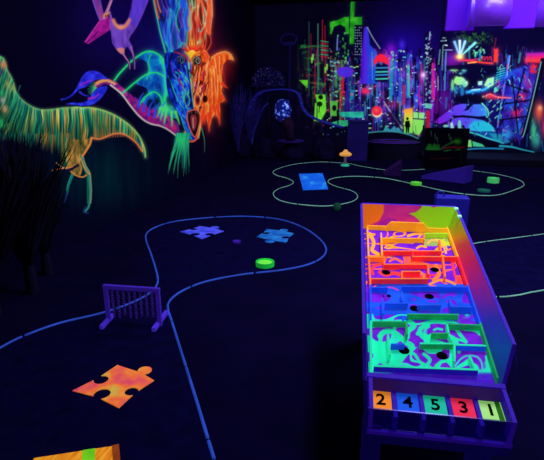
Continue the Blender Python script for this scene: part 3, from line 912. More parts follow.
G = wall_grid('back', 435.5, 640, 470, .02, 3.59, 420)
cv = Canvas(G, bgB)
cv.poly([(436, 34), (660, 20), (660, 170), (436, 160)], (7, 4, 40), .9, 4)
cv.blob(452, 60, 10, 9, (130, 14, 150), .8)
cv.blob(505, 105, 34, 32, (24, 24, 150), .6)
cv.blob(444, 100, 9, 22, (110, 16, 150), .7)
for k in range(90):
    x, y = R.uniform(437, 545), R.uniform(44, 146)
    cv.stroke([(x, y), (x+R.uniform(-2, 2), y+R.uniform(3, 14))], R.uniform(.8, 2.2), R.choice([(30, 60, 190), (60, 30, 190), (20, 120, 170), (8, 6, 36), (8, 6, 36), (60, 200, 180), (140, 30, 150)]), R.uniform(.35, .8))
for p, w, c in (([(440, 50), (438.5, 64)], 1.4, (120, 200, 190)), ([(443, 46), (442, 70)], 1.2, (150, 220, 200)), ([(446, 52), (444.5, 90)], 1.3, (60, 150, 200)), ([(441, 66), (441, 90)], 1.6, (40, 60, 190)), ([(448, 70), (447, 90)], 1.6, (50, 30, 150)),
                ([(443, 38), (445, 38)], 1.4, (190, 220, 220)), ([(441, 41), (446, 40.6)], 1.4, (170, 210, 220)), ([(444, 45), (447, 45.4)], 1.4, (190, 220, 220)), ([(444, 50), (452, 50)], 1.0, (130, 160, 210)), ([(438, 76), (438, 90)], 1.2, (190, 210, 220))):
    cv.stroke(p, w, c, .9)
# foliage overhead
for k in range(90):
    x, y = R.uniform(452, 494), R.uniform(31, 44)
    cv.stroke([(x, y), (x+R.uniform(-4, 4), y+R.uniform(-1, 4))], 1.4, R.choice([(18, 70, 24), (28, 96, 30), (10, 40, 20), (60, 110, 50)]), .6*np.exp(-((x-474)/16)**2)+.1, .4)
# fan of light beams
for (x, y, c) in [(454.5, 42, (120, 190, 240)), (459.7, 41, (190, 236, 240)), (465, 41.5, (150, 220, 240)), (475, 43, (120, 226, 210))]:
    cv.stroke([(459.8, 57), (x, y)], 1.4, c, .95, 2.6, glow=1.4)
cv.blob(459.6, 57, 4.5, 3, (255, 190, 60), .95, mode='over')
cv.blob(459.6, 56.5, 2, 1.6, (255, 250, 190), .9, mode='over')
for k in range(26):
    a, r = R.uniform(0, 6.3), R.uniform(1, 7)
    x, y = 479+r*math.cos(a)*.8, 53+r*math.sin(a)
    cv.stroke([(x, y), (x+R.uniform(-2, 2), y+R.uniform(1, 4))], 1.4, R.choice([(40, 190, 170), (120, 220, 160), (30, 110, 170), (60, 150, 60)]), .85, .5)
cv.stroke([(462, 60), (472, 61), (482, 62.5), (492, 63.5)], 1.8, (240, 60, 50), .9, glow=1.2)
cv.stroke([(458, 61), (470, 60), (478, 59)], 1.2, (230, 40, 110), .8)
cv.stroke([(468, 63), (476, 62.2)], 1.4, (255, 170, 80), .9)
for x in (482, 485.5, 489):
    cv.stroke([(x, 59.5), (x+.3, 57), (x+2, 57), (x+2.3, 60)], .9, (235, 40, 70), .9)
cv.poly([(494, 49), (498, 49), (497.6, 62), (493.4, 62.5)], (246, 54, 44), .95, 1.4, glow=1.8)
cv.stroke([(496, 38), (494, 50)], 1, (190, 30, 40), .5)
# dark canopy
cv.poly([(446, 66), (470, 64.5), (496, 66), (500, 70), (488, 78), (470, 90), (466, 86), (468, 72), (447, 70)], (7, 4, 40), .95, 1.5)
# crowd of pale green figures
for (x, y, a, b, c) in [(454, 70.3, 4, 1, (150, 226, 120)), (464, 70.6, 2.4, 1, (90, 200, 190)), (459.5, 81, 6, 4.4, (160, 240, 150)), (457, 79, 3, 3, (140, 236, 120)), (464.5, 84, 3, 3.4, (110, 216, 170)), (452.5, 85, 1.6, 5.5, (110, 226, 120)),
                        (456, 90, 2.4, 4, (40, 130, 170)), (462, 91, 2, 5, (30, 120, 180)), (466.5, 83, 1.4, 2, (180, 236, 190)), (459, 75, 3, 1.4, (14, 20, 50)), (461, 86, 2, 1.2, (30, 100, 120)), (460.5, 73.5, 1.6, 1, (80, 200, 170))]:
    cv.disc(x, y, a, b, c, .9, 1.6, glow=.8)
# flying car
cv.poly([(466, 91.5), (473, 90), (481, 88.5), (486, 84), (488, 80), (494, 78), (500, 70), (505, 68), (504, 76), (497, 84), (490, 90), (480, 93), (470, 94)], (10, 60, 130), .9)
cv.stroke([(467, 92), (475, 90.5), (483, 90), (488, 87)], 3.0, (50, 180, 250), .95, 2, glow=1.2)
cv.stroke([(472, 90), (480, 89.2)], 1.2, (190, 236, 255), .9)
cv.poly([(484, 85), (487.5, 78.5), (494, 77), (493.5, 85), (488, 88)], (160, 240, 170), .97, glow=1.4)
cv.poly([(478, 81.5), (482.3, 81), (482, 85), (478, 85)], (170, 240, 220), .95, glow=.8)
for k in range(6):
    cv.stroke([(494.5+k*.6, 83-k*2.6), (505, 79-k*2.2)], 1.0, (30, 200, 190), .85)
cv.poly([(494, 88), (500, 84), (498, 91), (494, 93)], (100, 226, 190), .9)
cv.poly([(456, 97), (466, 95), (482, 95), (488, 99), (482, 104), (470, 102), (462, 104), (455, 101)], (6, 6, 34), .9, 1.6)
# broad violet to cyan hood and windshield
HOOD = lambda x, y: pal(np.clip((x-434)/58, 0, 1)+.12*(vn(x*.15, y*.2, 71)-.5), [(0, (150, 20, 190)), (.2, (110, 40, 226)), (.55, (88, 84, 240)), (.8, (60, 130, 236)), (1, (40, 190, 220))])
cv.poly([(433, 122), (440, 117), (448, 111), (455, 105.5), (462, 103.8), (467, 104), (466, 108), (463.5, 111), (468, 110), (473, 104.5), (482, 104), (486.5, 110), (487.5, 115.5), (478, 116.5), (462, 115), (453, 117), (448, 121), (440, 124)], HOOD, .97, 1.0)
cv.poly([(447, 123), (453, 118.5), (462, 117), (472, 118), (482, 120), (490, 124), (494, 128), (494, 131.5), (478, 131.5), (468, 131), (452, 131), (449, 127)], HOOD, .97, 1.0)
cv.poly([(469, 125.5), (474, 121), (484, 121), (491, 125), (493.5, 131), (480, 131.5), (469, 130)], (34, 196, 214), .85, 2)
cv.stroke([(482, 103.5), (487, 109), (488.5, 115), (486.5, 118)], 1.6, (110, 232, 190), .9)
cv.stroke([(453, 116), (470, 117.2), (488, 118.5)], 1.6, (10, 6, 40), .95)
for (x, y, a, b, c) in [(446, 126, 3, 1.4, (120, 220, 190)), (452, 128, 1.6, 4, (150, 236, 170)), (459.5, 124.5, 1.6, 4.4, (120, 230, 150)), (451.5, 124, 1.2, 2, (190, 240, 170)), (456, 129, 1.6, 4, (6, 6, 30)), (463, 129, 2, 4, (6, 6, 34)), (447, 130, 2.4, 2.6, (6, 6, 30))]:
    cv.disc(x, y, a, b, c, .92, 1.2)
cv.poly([(436, 130), (450, 132), (467, 134), (480, 138), (500, 143.5), (520, 149), (546, 152), (546, 158), (436, 158)], (5, 4, 24), .97, 1.2)
cv.poly([(475, 132), (492, 131.5), (500, 134), (500, 141), (488, 139), (479, 135)], (20, 80, 170), .85, 1.4)
cv.stroke([(469, 132), (478, 134.5), (487, 138), (499, 141.5), (503, 143)], 1.6, (60, 210, 200), .9)
cv.poly([(489, 133), (503, 134), (510, 142), (503, 144), (494, 140)], (30, 160, 180), .8, 2)
cv.poly([(467, 139.5), (471, 140), (472, 147), (467, 147)], (130, 226, 120), .92)
cv.poly([(472, 141), (482, 144), (485, 147), (473, 146.5)], (70, 210, 150), .92, 1.2)
cv.stroke([(466, 149.5), (476, 148.6), (490, 148.4), (503, 148.8)], 1.6, (30, 140, 190), .9)
cv.stroke([(500, 146), (512, 147), (522, 149.5), (534, 152)], 2.4, (40, 170, 190), .85, 1)
# right hand: red hover car, blue pole, violet wall with red glow
cv.poly([(501, 78), (510, 70), (532, 64), (540, 80), (531, 120), (524, 136), (505, 140), (498, 128), (502, 100)], lambda x, y: pal(vn(x*.16, y*.12, 73), [(0, (24, 14, 110)), (.5, (46, 40, 190)), (.8, (30, 90, 220)), (1, (120, 40, 200))]), .85, 4)
cv.poly([(500, 95), (504, 95), (501, 126), (496, 126)], (8, 6, 36), .8, 1.5)
cv.stroke([(509, 56), (506, 76), (502, 100), (497.5, 127)], 2.0, (56, 110, 240), .95, 1.6)
cv.stroke([(510, 56), (507, 76)], .8, (160, 210, 250), .8)
for (x, y, a, b, c, al) in [(490, 96, 6, 3.2, (250, 50, 70), .95), (500, 97.5, 9, 1.8, (240, 40, 80), .8), (516, 113, 5, 4.6, (250, 34, 80), .85), (523, 97, 4, 5, (220, 40, 110), .7), (514, 88, 3, 3, (60, 170, 220), .6), (528, 84, 4, 7, (170, 26, 130), .7), (519, 128, 4, 6, (40, 150, 230), .6), (508, 134, 5, 5, (50, 190, 220), .6)]:
    cv.blob(x, y, a, b, c, al, mode='over')
cv.stroke([(483, 97), (490, 94.2), (497, 97), (511, 98)], 1.2, (255, 120, 130), .85)
cv.stroke([(516, 99), (520, 94), (524, 100)], 1.2, (255, 90, 110), .8)
for (x, y) in [(489, 102), (493, 107), (497, 103), (490, 113), (495, 118), (500, 109)]:
    cv.stroke([(x, y), (x+2.4, y-2)], 1.2, (120, 226, 180), .8)
cv.poly([(526, 53), (548, 52), (548, 64), (525, 62.5)], lambda x, y: pal((y-52)/11, [(0, (150, 30, 190)), (.4, (226, 30, 120)), (.8, (250, 60, 60)), (1, (210, 24, 60))]), .95, 1.6, glow=2.5)
cv.poly([(530.5, 65), (537, 65), (536.5, 73), (530, 73)], (236, 30, 50), .9, 1.5, glow=1.5)
cv.poly([(538, 66), (548, 66), (548, 78), (537, 78)], (34, 8, 60), .9, 1.5)
for k in range(30):
    x = R.uniform(500, 532)
    y = R.uniform(44, 62)
    cv.stroke([(x, y), (x+R.uniform(-2, 2), y+8)], 1.0, R.choice([(60, 40, 150), (120, 60, 120), (40, 120, 130)]), .35, .3)
for k in range(170):
    x, y = R.uniform(496, 540), R.uniform(64, 140)
    c = R.choice([(6, 5, 30), (6, 5, 30), (8, 8, 50), (60, 200, 220), (40, 80, 240), (120, 230, 190), (240, 50, 90), (90, 40, 220)])
    dx = R.uniform(-3, 3)
    cv.stroke([(x, y), (x+dx, y+R.uniform(1, 7))], R.uniform(.6, 2.0), c, R.uniform(.5, .9), .4)
for k in range(90):
    x, y = R.uniform(438, 500), R.uniform(66, 134)
    c = R.choice([(6, 5, 30), (6, 5, 30), (60, 220, 200), (150, 240, 190), (40, 90, 240)])
    cv.stroke([(x, y), (x+R.uniform(-3, 3), y+R.uniform(.6, 4))], R.uniform(.5, 1.3), c, R.uniform(.5, .85), .4)
for (x0, y0, x1, y1) in [(506, 84, 528, 92), (504, 104, 530, 100), (500, 120, 528, 116), (512, 76, 518, 132), (524, 70, 514, 110)]:
    cv.stroke([(x0, y0), (x1, y1)], 1.6, (7, 6, 34), .85)
cv.poly([(541, 58), (546, 58), (530, 130), (524, 138), (521, 136)], (6, 5, 26), .96)
cv.stroke([(541, 62), (533, 98), (525, 130), (522.5, 137)], 1.0, (130, 210, 220), .85)
cv.blob(539, 112, 5, 10, (246, 90, 60), .9, mode='over')
cv.blob(540, 108, 2.4, 3, (255, 190, 120), .8, mode='over')
cv.blob(533.5, 132, 3, 12, (70, 220, 130), .8, mode='over')
cv.blob(537, 140, 4, 8, (60, 190, 170), .75, mode='over')
cv.blob(544, 128, 3, 10, (226, 60, 110), .7, mode='over')
for k in range(60):
    x, y = R.uniform(548, 640), R.uniform(50, 148)
    cv.stroke([(x, y), (x+R.uniform(-2, 2), y+R.uniform(6, 26))], R.uniform(1, 4), R.choice([(60, 40, 190), (170, 30, 120), (30, 150, 170), (220, 60, 60), (10, 8, 44)]), .6)
o = cv.build('street_mural', M_CITYPAINT, off=AX*-.006)
tag(o, 'neon street mural with flying car and light beams, right half of back wall', 'mural')

# ------------------------------------------------------------------ golf lanes: turf and kerb pipes
m_turf = mat('navy_turf', (9, 6, 56), rough=.95, spec=.02, var=.3, scale=9)
m_kerb_b = mat('blue_glowing_pipe', (36, 70, 180), emit=.5, rough=.5, var=.25, scale=4)
m_kerb_g = mat('pale_green_pipe', (100, 156, 142), emit=.7, rough=.5, var=.25, scale=4)


def lane(name, outline, r, m, label, turf=None, seglen=.62, closed=True, ends=None):
    pts3 = [fl(x, y, r) for x, y in outline]
    sm = [Vector(p) for p in crom(pts3, .05, closed)]
    c = sum(sm, Vector())/len(sm)
    root = empty(name, (c.x, c.y, 0), label, 'golf lane', 'miniature golf lanes')
    t = [Vector((p.x, p.y, 0)) for p in (sm if closed else sm)]
    if turf is not None:
        t += [fl(x, y) for x, y in turf]
    t = [Vector((p.x, p.y, .0)) for p in t]
    mb = MB().prism(t, (0, 0, .0055))
    mb.build('turf', m_turf, root)
    loop = sm+[sm[0]] if closed else sm
    cur, L = [loop[0]], 0
    for a, b in zip(loop, loop[1:]):
        cur.append(b)
        L += (b-a).length
        if L >= seglen or b is loop[-1]:
            if len(cur) > 2:
                d = (cur[-1]-cur[-2]).normalized()*.022
                cur[-1] = cur[-1]-d
                MB().tube(cur, r, 8).build('kerb_pipe', m, root, smooth=True)
            cur, L = [b], 0
    return root


lane('golf_lane', [(215, 462), (228, 500), (150, 560), (-60, 520), (-60, 385), (0, 348), (25, 335.5), (60, 323), (100, 313.5), (130, 303.5), (149, 293.5), (157, 284.5), (157, 274), (151, 254), (146, 240), (147, 233), (155, 227.5),
                   (170, 222.5), (190, 219.5), (220, 217), (250, 216.5), (280, 219.5), (302, 227), (318, 237.5), (326, 248), (322.5, 257), (308, 264.5), (282, 270), (242, 274.5), (206, 281.5), (182, 291),
                   (169.5, 301), (168, 309), (172, 322), (181, 351), (196, 399)], .0085, m_kerb_b,
     'hourglass golf lane with blue kerb pipes and three puzzle pieces on it')
lane('golf_lane', [(463, 169.8), (430, 169.2), (408, 170.2), (386, 170), (363, 166.6), (349, 163.6), (340, 163), (324, 162), (310, 162.6), (293.5, 164.5), (279, 168.4), (273, 172), (277, 175.4), (287, 178.2), (293.2, 181.8),
                   (289.6, 185.4), (279, 188.6), (273.4, 193.2), (276.7, 198.6), (288, 202.6), (306, 205), (325, 206), (342, 204), (354, 200.6), (357.6, 196), (352, 191), (336, 186.4), (328, 182),
                   (332, 178.6), (345, 176.6), (363, 176.4), (383.5, 178), (399, 180.8), (418, 185), (447, 191.4), (475, 195), (497, 195), (514, 190), (524, 185), (518, 179.6), (498, 174.4), (478, 171.4)], .0058, m_kerb_g,
     'far winding golf lane with thin pale green kerb, mushroom and ramps on it')
lane('golf_lane', [(640, 221), (590, 228), (544, 234), (514, 238), (490, 241), (470, 244.5), (452, 251), (446, 262), (452, 278), (468, 290), (485, 295.5), (499.6, 296.8), (511, 296), (520, 294.7), (532, 292), (544, 290), (590, 280), (640, 270)], .0058, m_kerb_g,
     'golf lane running off to the right behind the maze table')

# ------------------------------------------------------------------ puzzle pieces lying on the turf


def puzzle(corners, edges, colfun, label, zz=.006):
    """corners: four pixel corners, edges: +1 tab, -1 blank, 0 flat per edge with optional place"""
    C = [fl(x, y, zz) for x, y in corners]
    out = []
    for k in range(4):
        a, b = C[k], C[(k+1) % 4]
        e = b-a
        n = Vector((e.y, -e.x, 0))
        ctr = sum(C, Vector())/4
        if n.dot(a-ctr) < 0:
            n = -n
        s, pos = edges[k]
        out.append(a)
        if s:
            r = .135
            nk = .085
            cx, cy = pos, s*.15
            a0 = math.asin(nk/r)
            for i in range(15):
                t = a0+(2*math.pi-2*a0)*i/14
                # start at the neck facing the edge, go round the far side
                x = cx - r*math.sin(t)*1.0
                y = cy - s*r*math.cos(t)
                out.append(a+e*x+n*y)
        else:
            out.append(a+e*.5+n*.03)
    n_ = len(out)
    mb = MB()
    bm = bmesh.new()
    vs = [bm.verts.new(p) for p in out]
    f = bm.faces.new(vs)
    bmesh.ops.triangulate(bm, faces=[f])
    bm.normal_update()
    tris = [tuple(v.index for v in f.verts) for f in bm.faces]
    bm.verts.index_update()
    tris = [tuple(v.index for v in f.verts) for f in bm.faces]
    bm.free()
    mb.add(out+[p+Vector((0, 0, .005)) for p in out],
           [tuple(reversed(t)) for t in tris]+[tuple(i+n_ for i in t) for t in tris]+[(i, (i+1) % n_, n_+(i+1) % n_, n_+i) for i in range(n_)])
    o = mb.build('puzzle_piece', colfun)
    return tag(o, label, 'puzzle piece', 'puzzle piece shapes on the golf lane')


def blotch(name, stops, emit, scale, stretch=(1, 1, 1)):
    m = bpy.data.materials.new(name)
    m.use_nodes = True
    nt = m.node_tree
    b = nt.nodes['Principled BSDF']
    tc = nt.nodes.new('ShaderNodeTexCoord')
    mp = nt.nodes.new('ShaderNodeMapping')
    mp.inputs['Scale'].default_value = stretch
    nz = nt.nodes.new('ShaderNodeTexNoise')
    nz.inputs['Scale'].default_value = scale
    nz.inputs['Detail'].default_value = 4
    rp = nt.nodes.new('ShaderNodeValToRGB')
    nt.links.new(tc.outputs['Object'], mp.inputs['Vector'])
    nt.links.new(mp.outputs['Vector'], nz.inputs['Vector'])
    nt.links.new(nz.outputs['Fac'], rp.inputs['Fac'])
    el = rp.color_ramp.elements
    while len(el) < len(stops):
        el.new(.5)
    for e, (p, c) in zip(el, stops):
        e.position = p
        e.color = lin(c)+(1,)
    nt.links.new(rp.outputs['Color'], b.inputs['Base Color'])
    nt.links.new(rp.outputs['Color'], b.inputs['Emission Color'])
    b.inputs['Emission Strength'].default_value = emit
    b.inputs['Roughness'].default_value = .85
    b.inputs['Specular IOR Level'].default_value = .05
    return m


puzzle([(72.5, 391.2), (117.5, 365.6), (154, 381), (119, 408.5)], [(-1, .5), (1, .6), (-1, .5), (-1, .5)],
       blotch('orange_pink_blotched_paint', [(.28, (190, 50, 120)), (.4, (232, 84, 96)), (.5, (244, 116, 58)), (.58, (242, 150, 62)), (.68, (196, 190, 80))], .46, 6.5),
       'large orange and pink puzzle piece nearest the front of the golf lane')
puzzle([(180, 232), (200, 226.3), (224, 231.5), (202, 239.5)], [(-1, .55), (1, .5), (-1, .5), (-1, .5)],
       blotch('violet_blue_blotched_paint', [(.35, (40, 60, 200)), (.5, (76, 82, 236)), (.65, (86, 96, 250))], .42, 7),
       'violet blue puzzle piece at the far left of the hourglass lane')
puzzle([(256.5, 237), (267, 229.2), (294, 233.6), (286.5, 242.8)], [(-1, .5), (1, .55), (-1, .5), (1, .45)],
       blotch('teal_blue_blotched_paint', [(.35, (16, 66, 150)), (.5, (28, 104, 190)), (.65, (40, 128, 196))], .42, 7),
       'teal blue puzzle piece beside the green cup ring')

# flat blue panel on the far lane
m_bluepanel = blotch('bright_blue_streaked_paint', [(.3, (14, 88, 222)), (.55, (20, 104, 236)), (.63, (34, 140, 236)), (.72, (56, 180, 220))], .55, 3.2, (1.6, .6, 1))
o = MB().prism([fl(x, y, .006) for x, y in ((303, 190.3), (328, 189.3), (322.5, 173.7), (299, 174.4))], (0, 0, .012)).build('lane_panel', m_bluepanel)
tag(o, 'bright blue rectangle lying in the middle of the far winding lane', 'panel')

# tee mat bottom left
root_p = [fl(x, y, .035) for x, y in ((34, 458), (112, 446), (116, 500), (10, 520))]
c = sum(root_p, Vector())/4
root = empty('tee_mat', (c.x, c.y, 0), 'glowing orange tee mat with green stripe at bottom left', 'tee mat')
m_tee = blotch('orange_yellow_streaked_turf', [(.25, (190, 84, 14)), (.45, (235, 140, 30)), (.6, (246, 176, 44)), (.75, (230, 120, 24))], .5, 9, (5, .7, 1))
m_stripe = mat('lime_stripe_turf', (112, 214, 30), emit=.5)
lo = [Vector((p.x, p.y, .006)) for p in root_p]
MB().prism([lo[3], lo[2], lo[1], lo[0]], (0, 0, .029)).build('mat_top', m_tee, root)
s0 = [root_p[0].lerp(root_p[1], .62), root_p[0].lerp(root_p[1], .78), root_p[3].lerp(root_p[2], .78), root_p[3].lerp(root_p[2], .62)]
MB().prism([s0[3], s0[2], s0[1], s0[0]], (0, 0, .0025)).build('stripe', m_stripe, root)
e0, e1 = root_p[1], root_p[2]
nrm = Vector(((e1-e0).y, -(e1-e0).x, 0)).normalized()
if nrm.x < 0:
    nrm = -nrm
bb = [Vector((p.x, p.y, .006)) for p in (e0, e1)]
MB().prism([bb[0], bb[0]+nrm*.03, bb[1]+nrm*.03, bb[1]], (0, 0, .032)).build('side_edge', mat('brown_orange_edge', (150, 66, 18), emit=.35), root)

# ------------------------------------------------------------------ cups and rings
m_lime = mat('neon_green_plastic', (24, 196, 62), emit=.42, rough=.45, var=.1)
m_limerim = mat('yellow_green_plastic', (110, 232, 70), emit=.5, rough=.45, var=.1)


def cup(px, py, dia, h, m1, m2, label, z=.006, sq=1.0):
    p = fl(px, py, z+h)
    p.z = z
    R_ = dia/2
    root = empty('cup_ring', p, label, 'cup', 'golf cup rings')
    MB().lathe(p, [(R_*.8, 0), (R_, 0), (R_, h), (R_*.86, h), (R_*.8, h*.75), (R_*.8, 0)], 36, sy=sq).build('ring', m1, root, smooth=False)
    MB().lathe(p, [(R_*.79, h*.3), (R_*.79, h*.72), (.0, h*.8)], 36, sy=sq).build('lid', m2, root)
    return root


cup(265, 261.3, .175, .042, m_lime, m_limerim, 'neon green cup ring standing by the front kerb of hourglass lane')
cup(493.5, 177.8, .2, .085, mat('pale_green_plastic', (74, 206, 116), emit=.4, var=.1), mat('pale_mint_plastic', (120, 236, 140), emit=.42, var=.1), 'tall pale green cup ring at right end of far lane')
cup(484, 189.6, .2, .03, mat('dim_teal_plastic', (16, 92, 84), emit=.3, var=.1), mat('dim_teal_top', (24, 110, 84), emit=.3, var=.1), 'dim teal cup ring low at right end of far lane')
cup(416.2, 182.2, .19, .045, mat('lime_plastic', (84, 206, 60), emit=.4, var=.1), mat('lime_top', (130, 232, 84), emit=.42, var=.1), 'lime green cup ring beside the violet ramp')
cup(236.7, 240.8, .09, .02, mat('violet_plastic', (52, 20, 150), emit=.3, var=.1), mat('violet_top', (60, 26, 170), emit=.3, var=.1), 'small dim violet cup ring between two puzzle pieces')
p = fl(337, 210.5, 0)
o = MB().lathe(p, [(0, 0), (.03, .004), (.052, .025), (.058, .055), (.05, .085), (.03, .105), (0, .112)], 24).build('golf_ball', mat('dim_green_ball', (16, 74, 52), emit=.2), smooth=True)
tag(o, 'dim green ball on the floor outside the far lane kerb', 'ball')

# mushroom on the far lane
p = fl(345, 166, .006)
root = empty('mushroom', p, 'small glowing orange mushroom beside far lane kerb', 'mushroom')
MB().lathe(p, [(.085, 0), (.1, .012), (.075, .035), (.03, .05)], 24).build('base', mat('mint_base', (40, 200, 160), emit=.42), root, smooth=True)
MB().lathe(p, [(.036, .04), (.028, .12), (.033, .2), (.04, .235)], 20).build('stem', mat('lilac_grey_stem', (112, 92, 136), emit=.25), root, smooth=True)
MB().lathe(p, [(.03, .215), (.11, .222), (.135, .245), (.125, .275), (.085, .295), (.052, .315), (.04, .345), (0, .36)], 28).build('cap', mat('orange_cap', (244, 168, 78), emit=.55, var=.25, scale=30), root, smooth=True)
MB().lathe(p, [(.032, .205), (.085, .214), (.1, .222)], 28).build('gills', mat('red_gills', (120, 34, 14), emit=.3), root, smooth=True)

# ------------------------------------------------------------------ chain gate
m_gate = mat('violet_lit_white_wood', (70, 40, 200), emit=.22, rough=.6, var=.12)
m_gfoot = mat('violet_lit_foot', (74, 46, 214), emit=.35, rough=.6, var=.12)
m_chain = mat('dim_violet_chain', (58, 34, 150), emit=.25, rough=.4, spec=.3)
ZB = .006
Lb = fl(109, 321.5, ZB)
Rb = fl(160, 325.5, ZB)
gx = (Rb-Lb)
GW = gx.length
gx = gx.normalized()
gy = Vector((-gx.y, gx.x, 0))
HG = .285
root = empty('chain_gate', ((Lb+Rb)/2), 'violet wooden chain gate straddling the blue kerb on hourglass lane', 'gate')
GM = Matrix(((gx.x, gy.x, 0, Lb.x), (gx.y, gy.y, 0, Lb.y), (0, 0, 1, ZB), (0, 0, 0, 1)))
for x in (0, GW):
    MB().box(x-.015, x+.015, -.012, .012, 0, HG-.03, GM).build('post', m_gate, root, bevel=.003)
MB().box(-.016, GW+.016, -.014, .014, HG-.03, HG, GM).build('crossbar', m_gate, root, bevel=.003)
for (a, b, side) in (((101.5, 329.5), (112.5, 317), -1), ((153.5, 332), (167, 313.5), 1)):
    A, B = fl(a[0], a[1], ZB), fl(b[0], b[1], ZB)
    d = (B-A).normalized()
    n = Vector((-d.y, d.x, 0))*.014
    MB().prism([A-n, A+n, B+n, B-n], (0, 0, .03)).build('foot', m_gfoot, root, bevel=.003)
for k in range(8):
    x = .045+(GW-.09)*k/7
    mb = MB()
    z = HG-.034
    nl = random.choice([9, 10, 10])
    for i in range(nl):
        cz = z-.0115-i*.0205
        loop = []
        for a in np.linspace(0, 2*math.pi, 12, endpoint=False):
            q = Vector((.0095*math.cos(a), 0, .0145*math.sin(a)))
            if i % 2:
                q = Vector((0, q.x, q.z))
            loop.append(GM @ (Vector((x, 0, cz))+q))
        mb.tube(loop, .0026, 5, True)
    mb.build('chain', m_chain, root)

# ------------------------------------------------------------------ maze table
W = .5
PHI = math.radians(-3.0)
TILT = math.radians(12.0)
ex = Vector((math.cos(PHI), -math.sin(PHI), 0))
ey = Vector((math.sin(PHI)*math.cos(TILT), math.cos(PHI)*math.cos(TILT), math.sin(TILT)))
ez = ex.cross(ey)
d = ray(433.5, 377)
midf = CAM + d*1.9
O = midf - ex*(W/2)


def bd(px, py, z=0.0):
    q = on_plane(px, py, O+ez*z, ez)-O
    return q.dot(ex), q.dot(ey)


LEN = bd(407, 227)[1]
BM_ = Matrix(((ex.x, ey.x, ez.x, O.x), (ex.y, ey.y, ez.y, O.y), (ex.z, ey.z, ez.z, O.z), (0, 0, 0, 1)))
HW = .03
ctr = BM_ @ Vector((W/2, LEN/2, 0))
table = empty('maze_table', (ctr.x, ctr.y, 0), 'long tilted marble maze table with glowing rainbow maze and numbered front tray', 'game table')
m_vwood = mat('violet_lit_white_board', (60, 20, 200), emit=.2, rough=.7, var=.1)
m_vdark = mat('deep_blue_board', (30, 16, 140), emit=.12, rough=.7, var=.12)
# playfield: a painted sheet
gs, gt = 300, 520
Sx = np.linspace(0, W, gs)
Ty = np.linspace(0, LEN, gt)
Gp = np.zeros((gt, gs, 3))
Ov, exv, eyv, ezv = (np.array(v) for v in (O, ex, ey, ez))
Gp[:] = Ov+Sx[None, :, None]*exv+Ty[:, None, None]*eyv-ezv*HW
cv = Canvas(Gp, lambda x, y: pal(vn(x*.2, y*.2, 81), [(0, (92, 26, 190)), (1, (124, 36, 214))]))
YO, RE, BU, GN = (255, 176, 44), (246, 62, 58), (28, 84, 228), (28, 232, 160)
# band grounds
def band(x, y):
    return np.zeros((x.size, 3))
def swirl(y0, y1, c, c2, seed, thr=.5, sc=.07):
    i = cv.sel(300, y0, 560, y1)
    x, y = cv.x[i], cv.y[i]
    n = vn(x*sc+1.8*vn(x*.05, y*.09, seed+3), y*sc*2+2.2*vn(x*.06, y*.08, seed+4), seed)
    rid = np.abs(n-.5)*2
    A = np.clip((thr-rid)/.08, 0, 1)
    k = vn(x*.1, y*.2, seed+9)[:, None]
    cv.comp(i, A, np.array(c)*(1-k)+np.array(c2)*k)
swirl(222, 258, (250, 168, 50), (252, 120, 40), 91, .18)
swirl(256, 288, (250, 120, 60), (240, 50, 70), 95, .22)
swirl(284, 321, (34, 96, 236), (24, 70, 200), 101, .5)
swirl(314, 380, (30, 236, 170), (40, 220, 190), 111, .26, .045)
i = cv.sel(424, 224, 460, 246)
cv.comp(i, np.full(i.size, .7), (150, 226, 40))
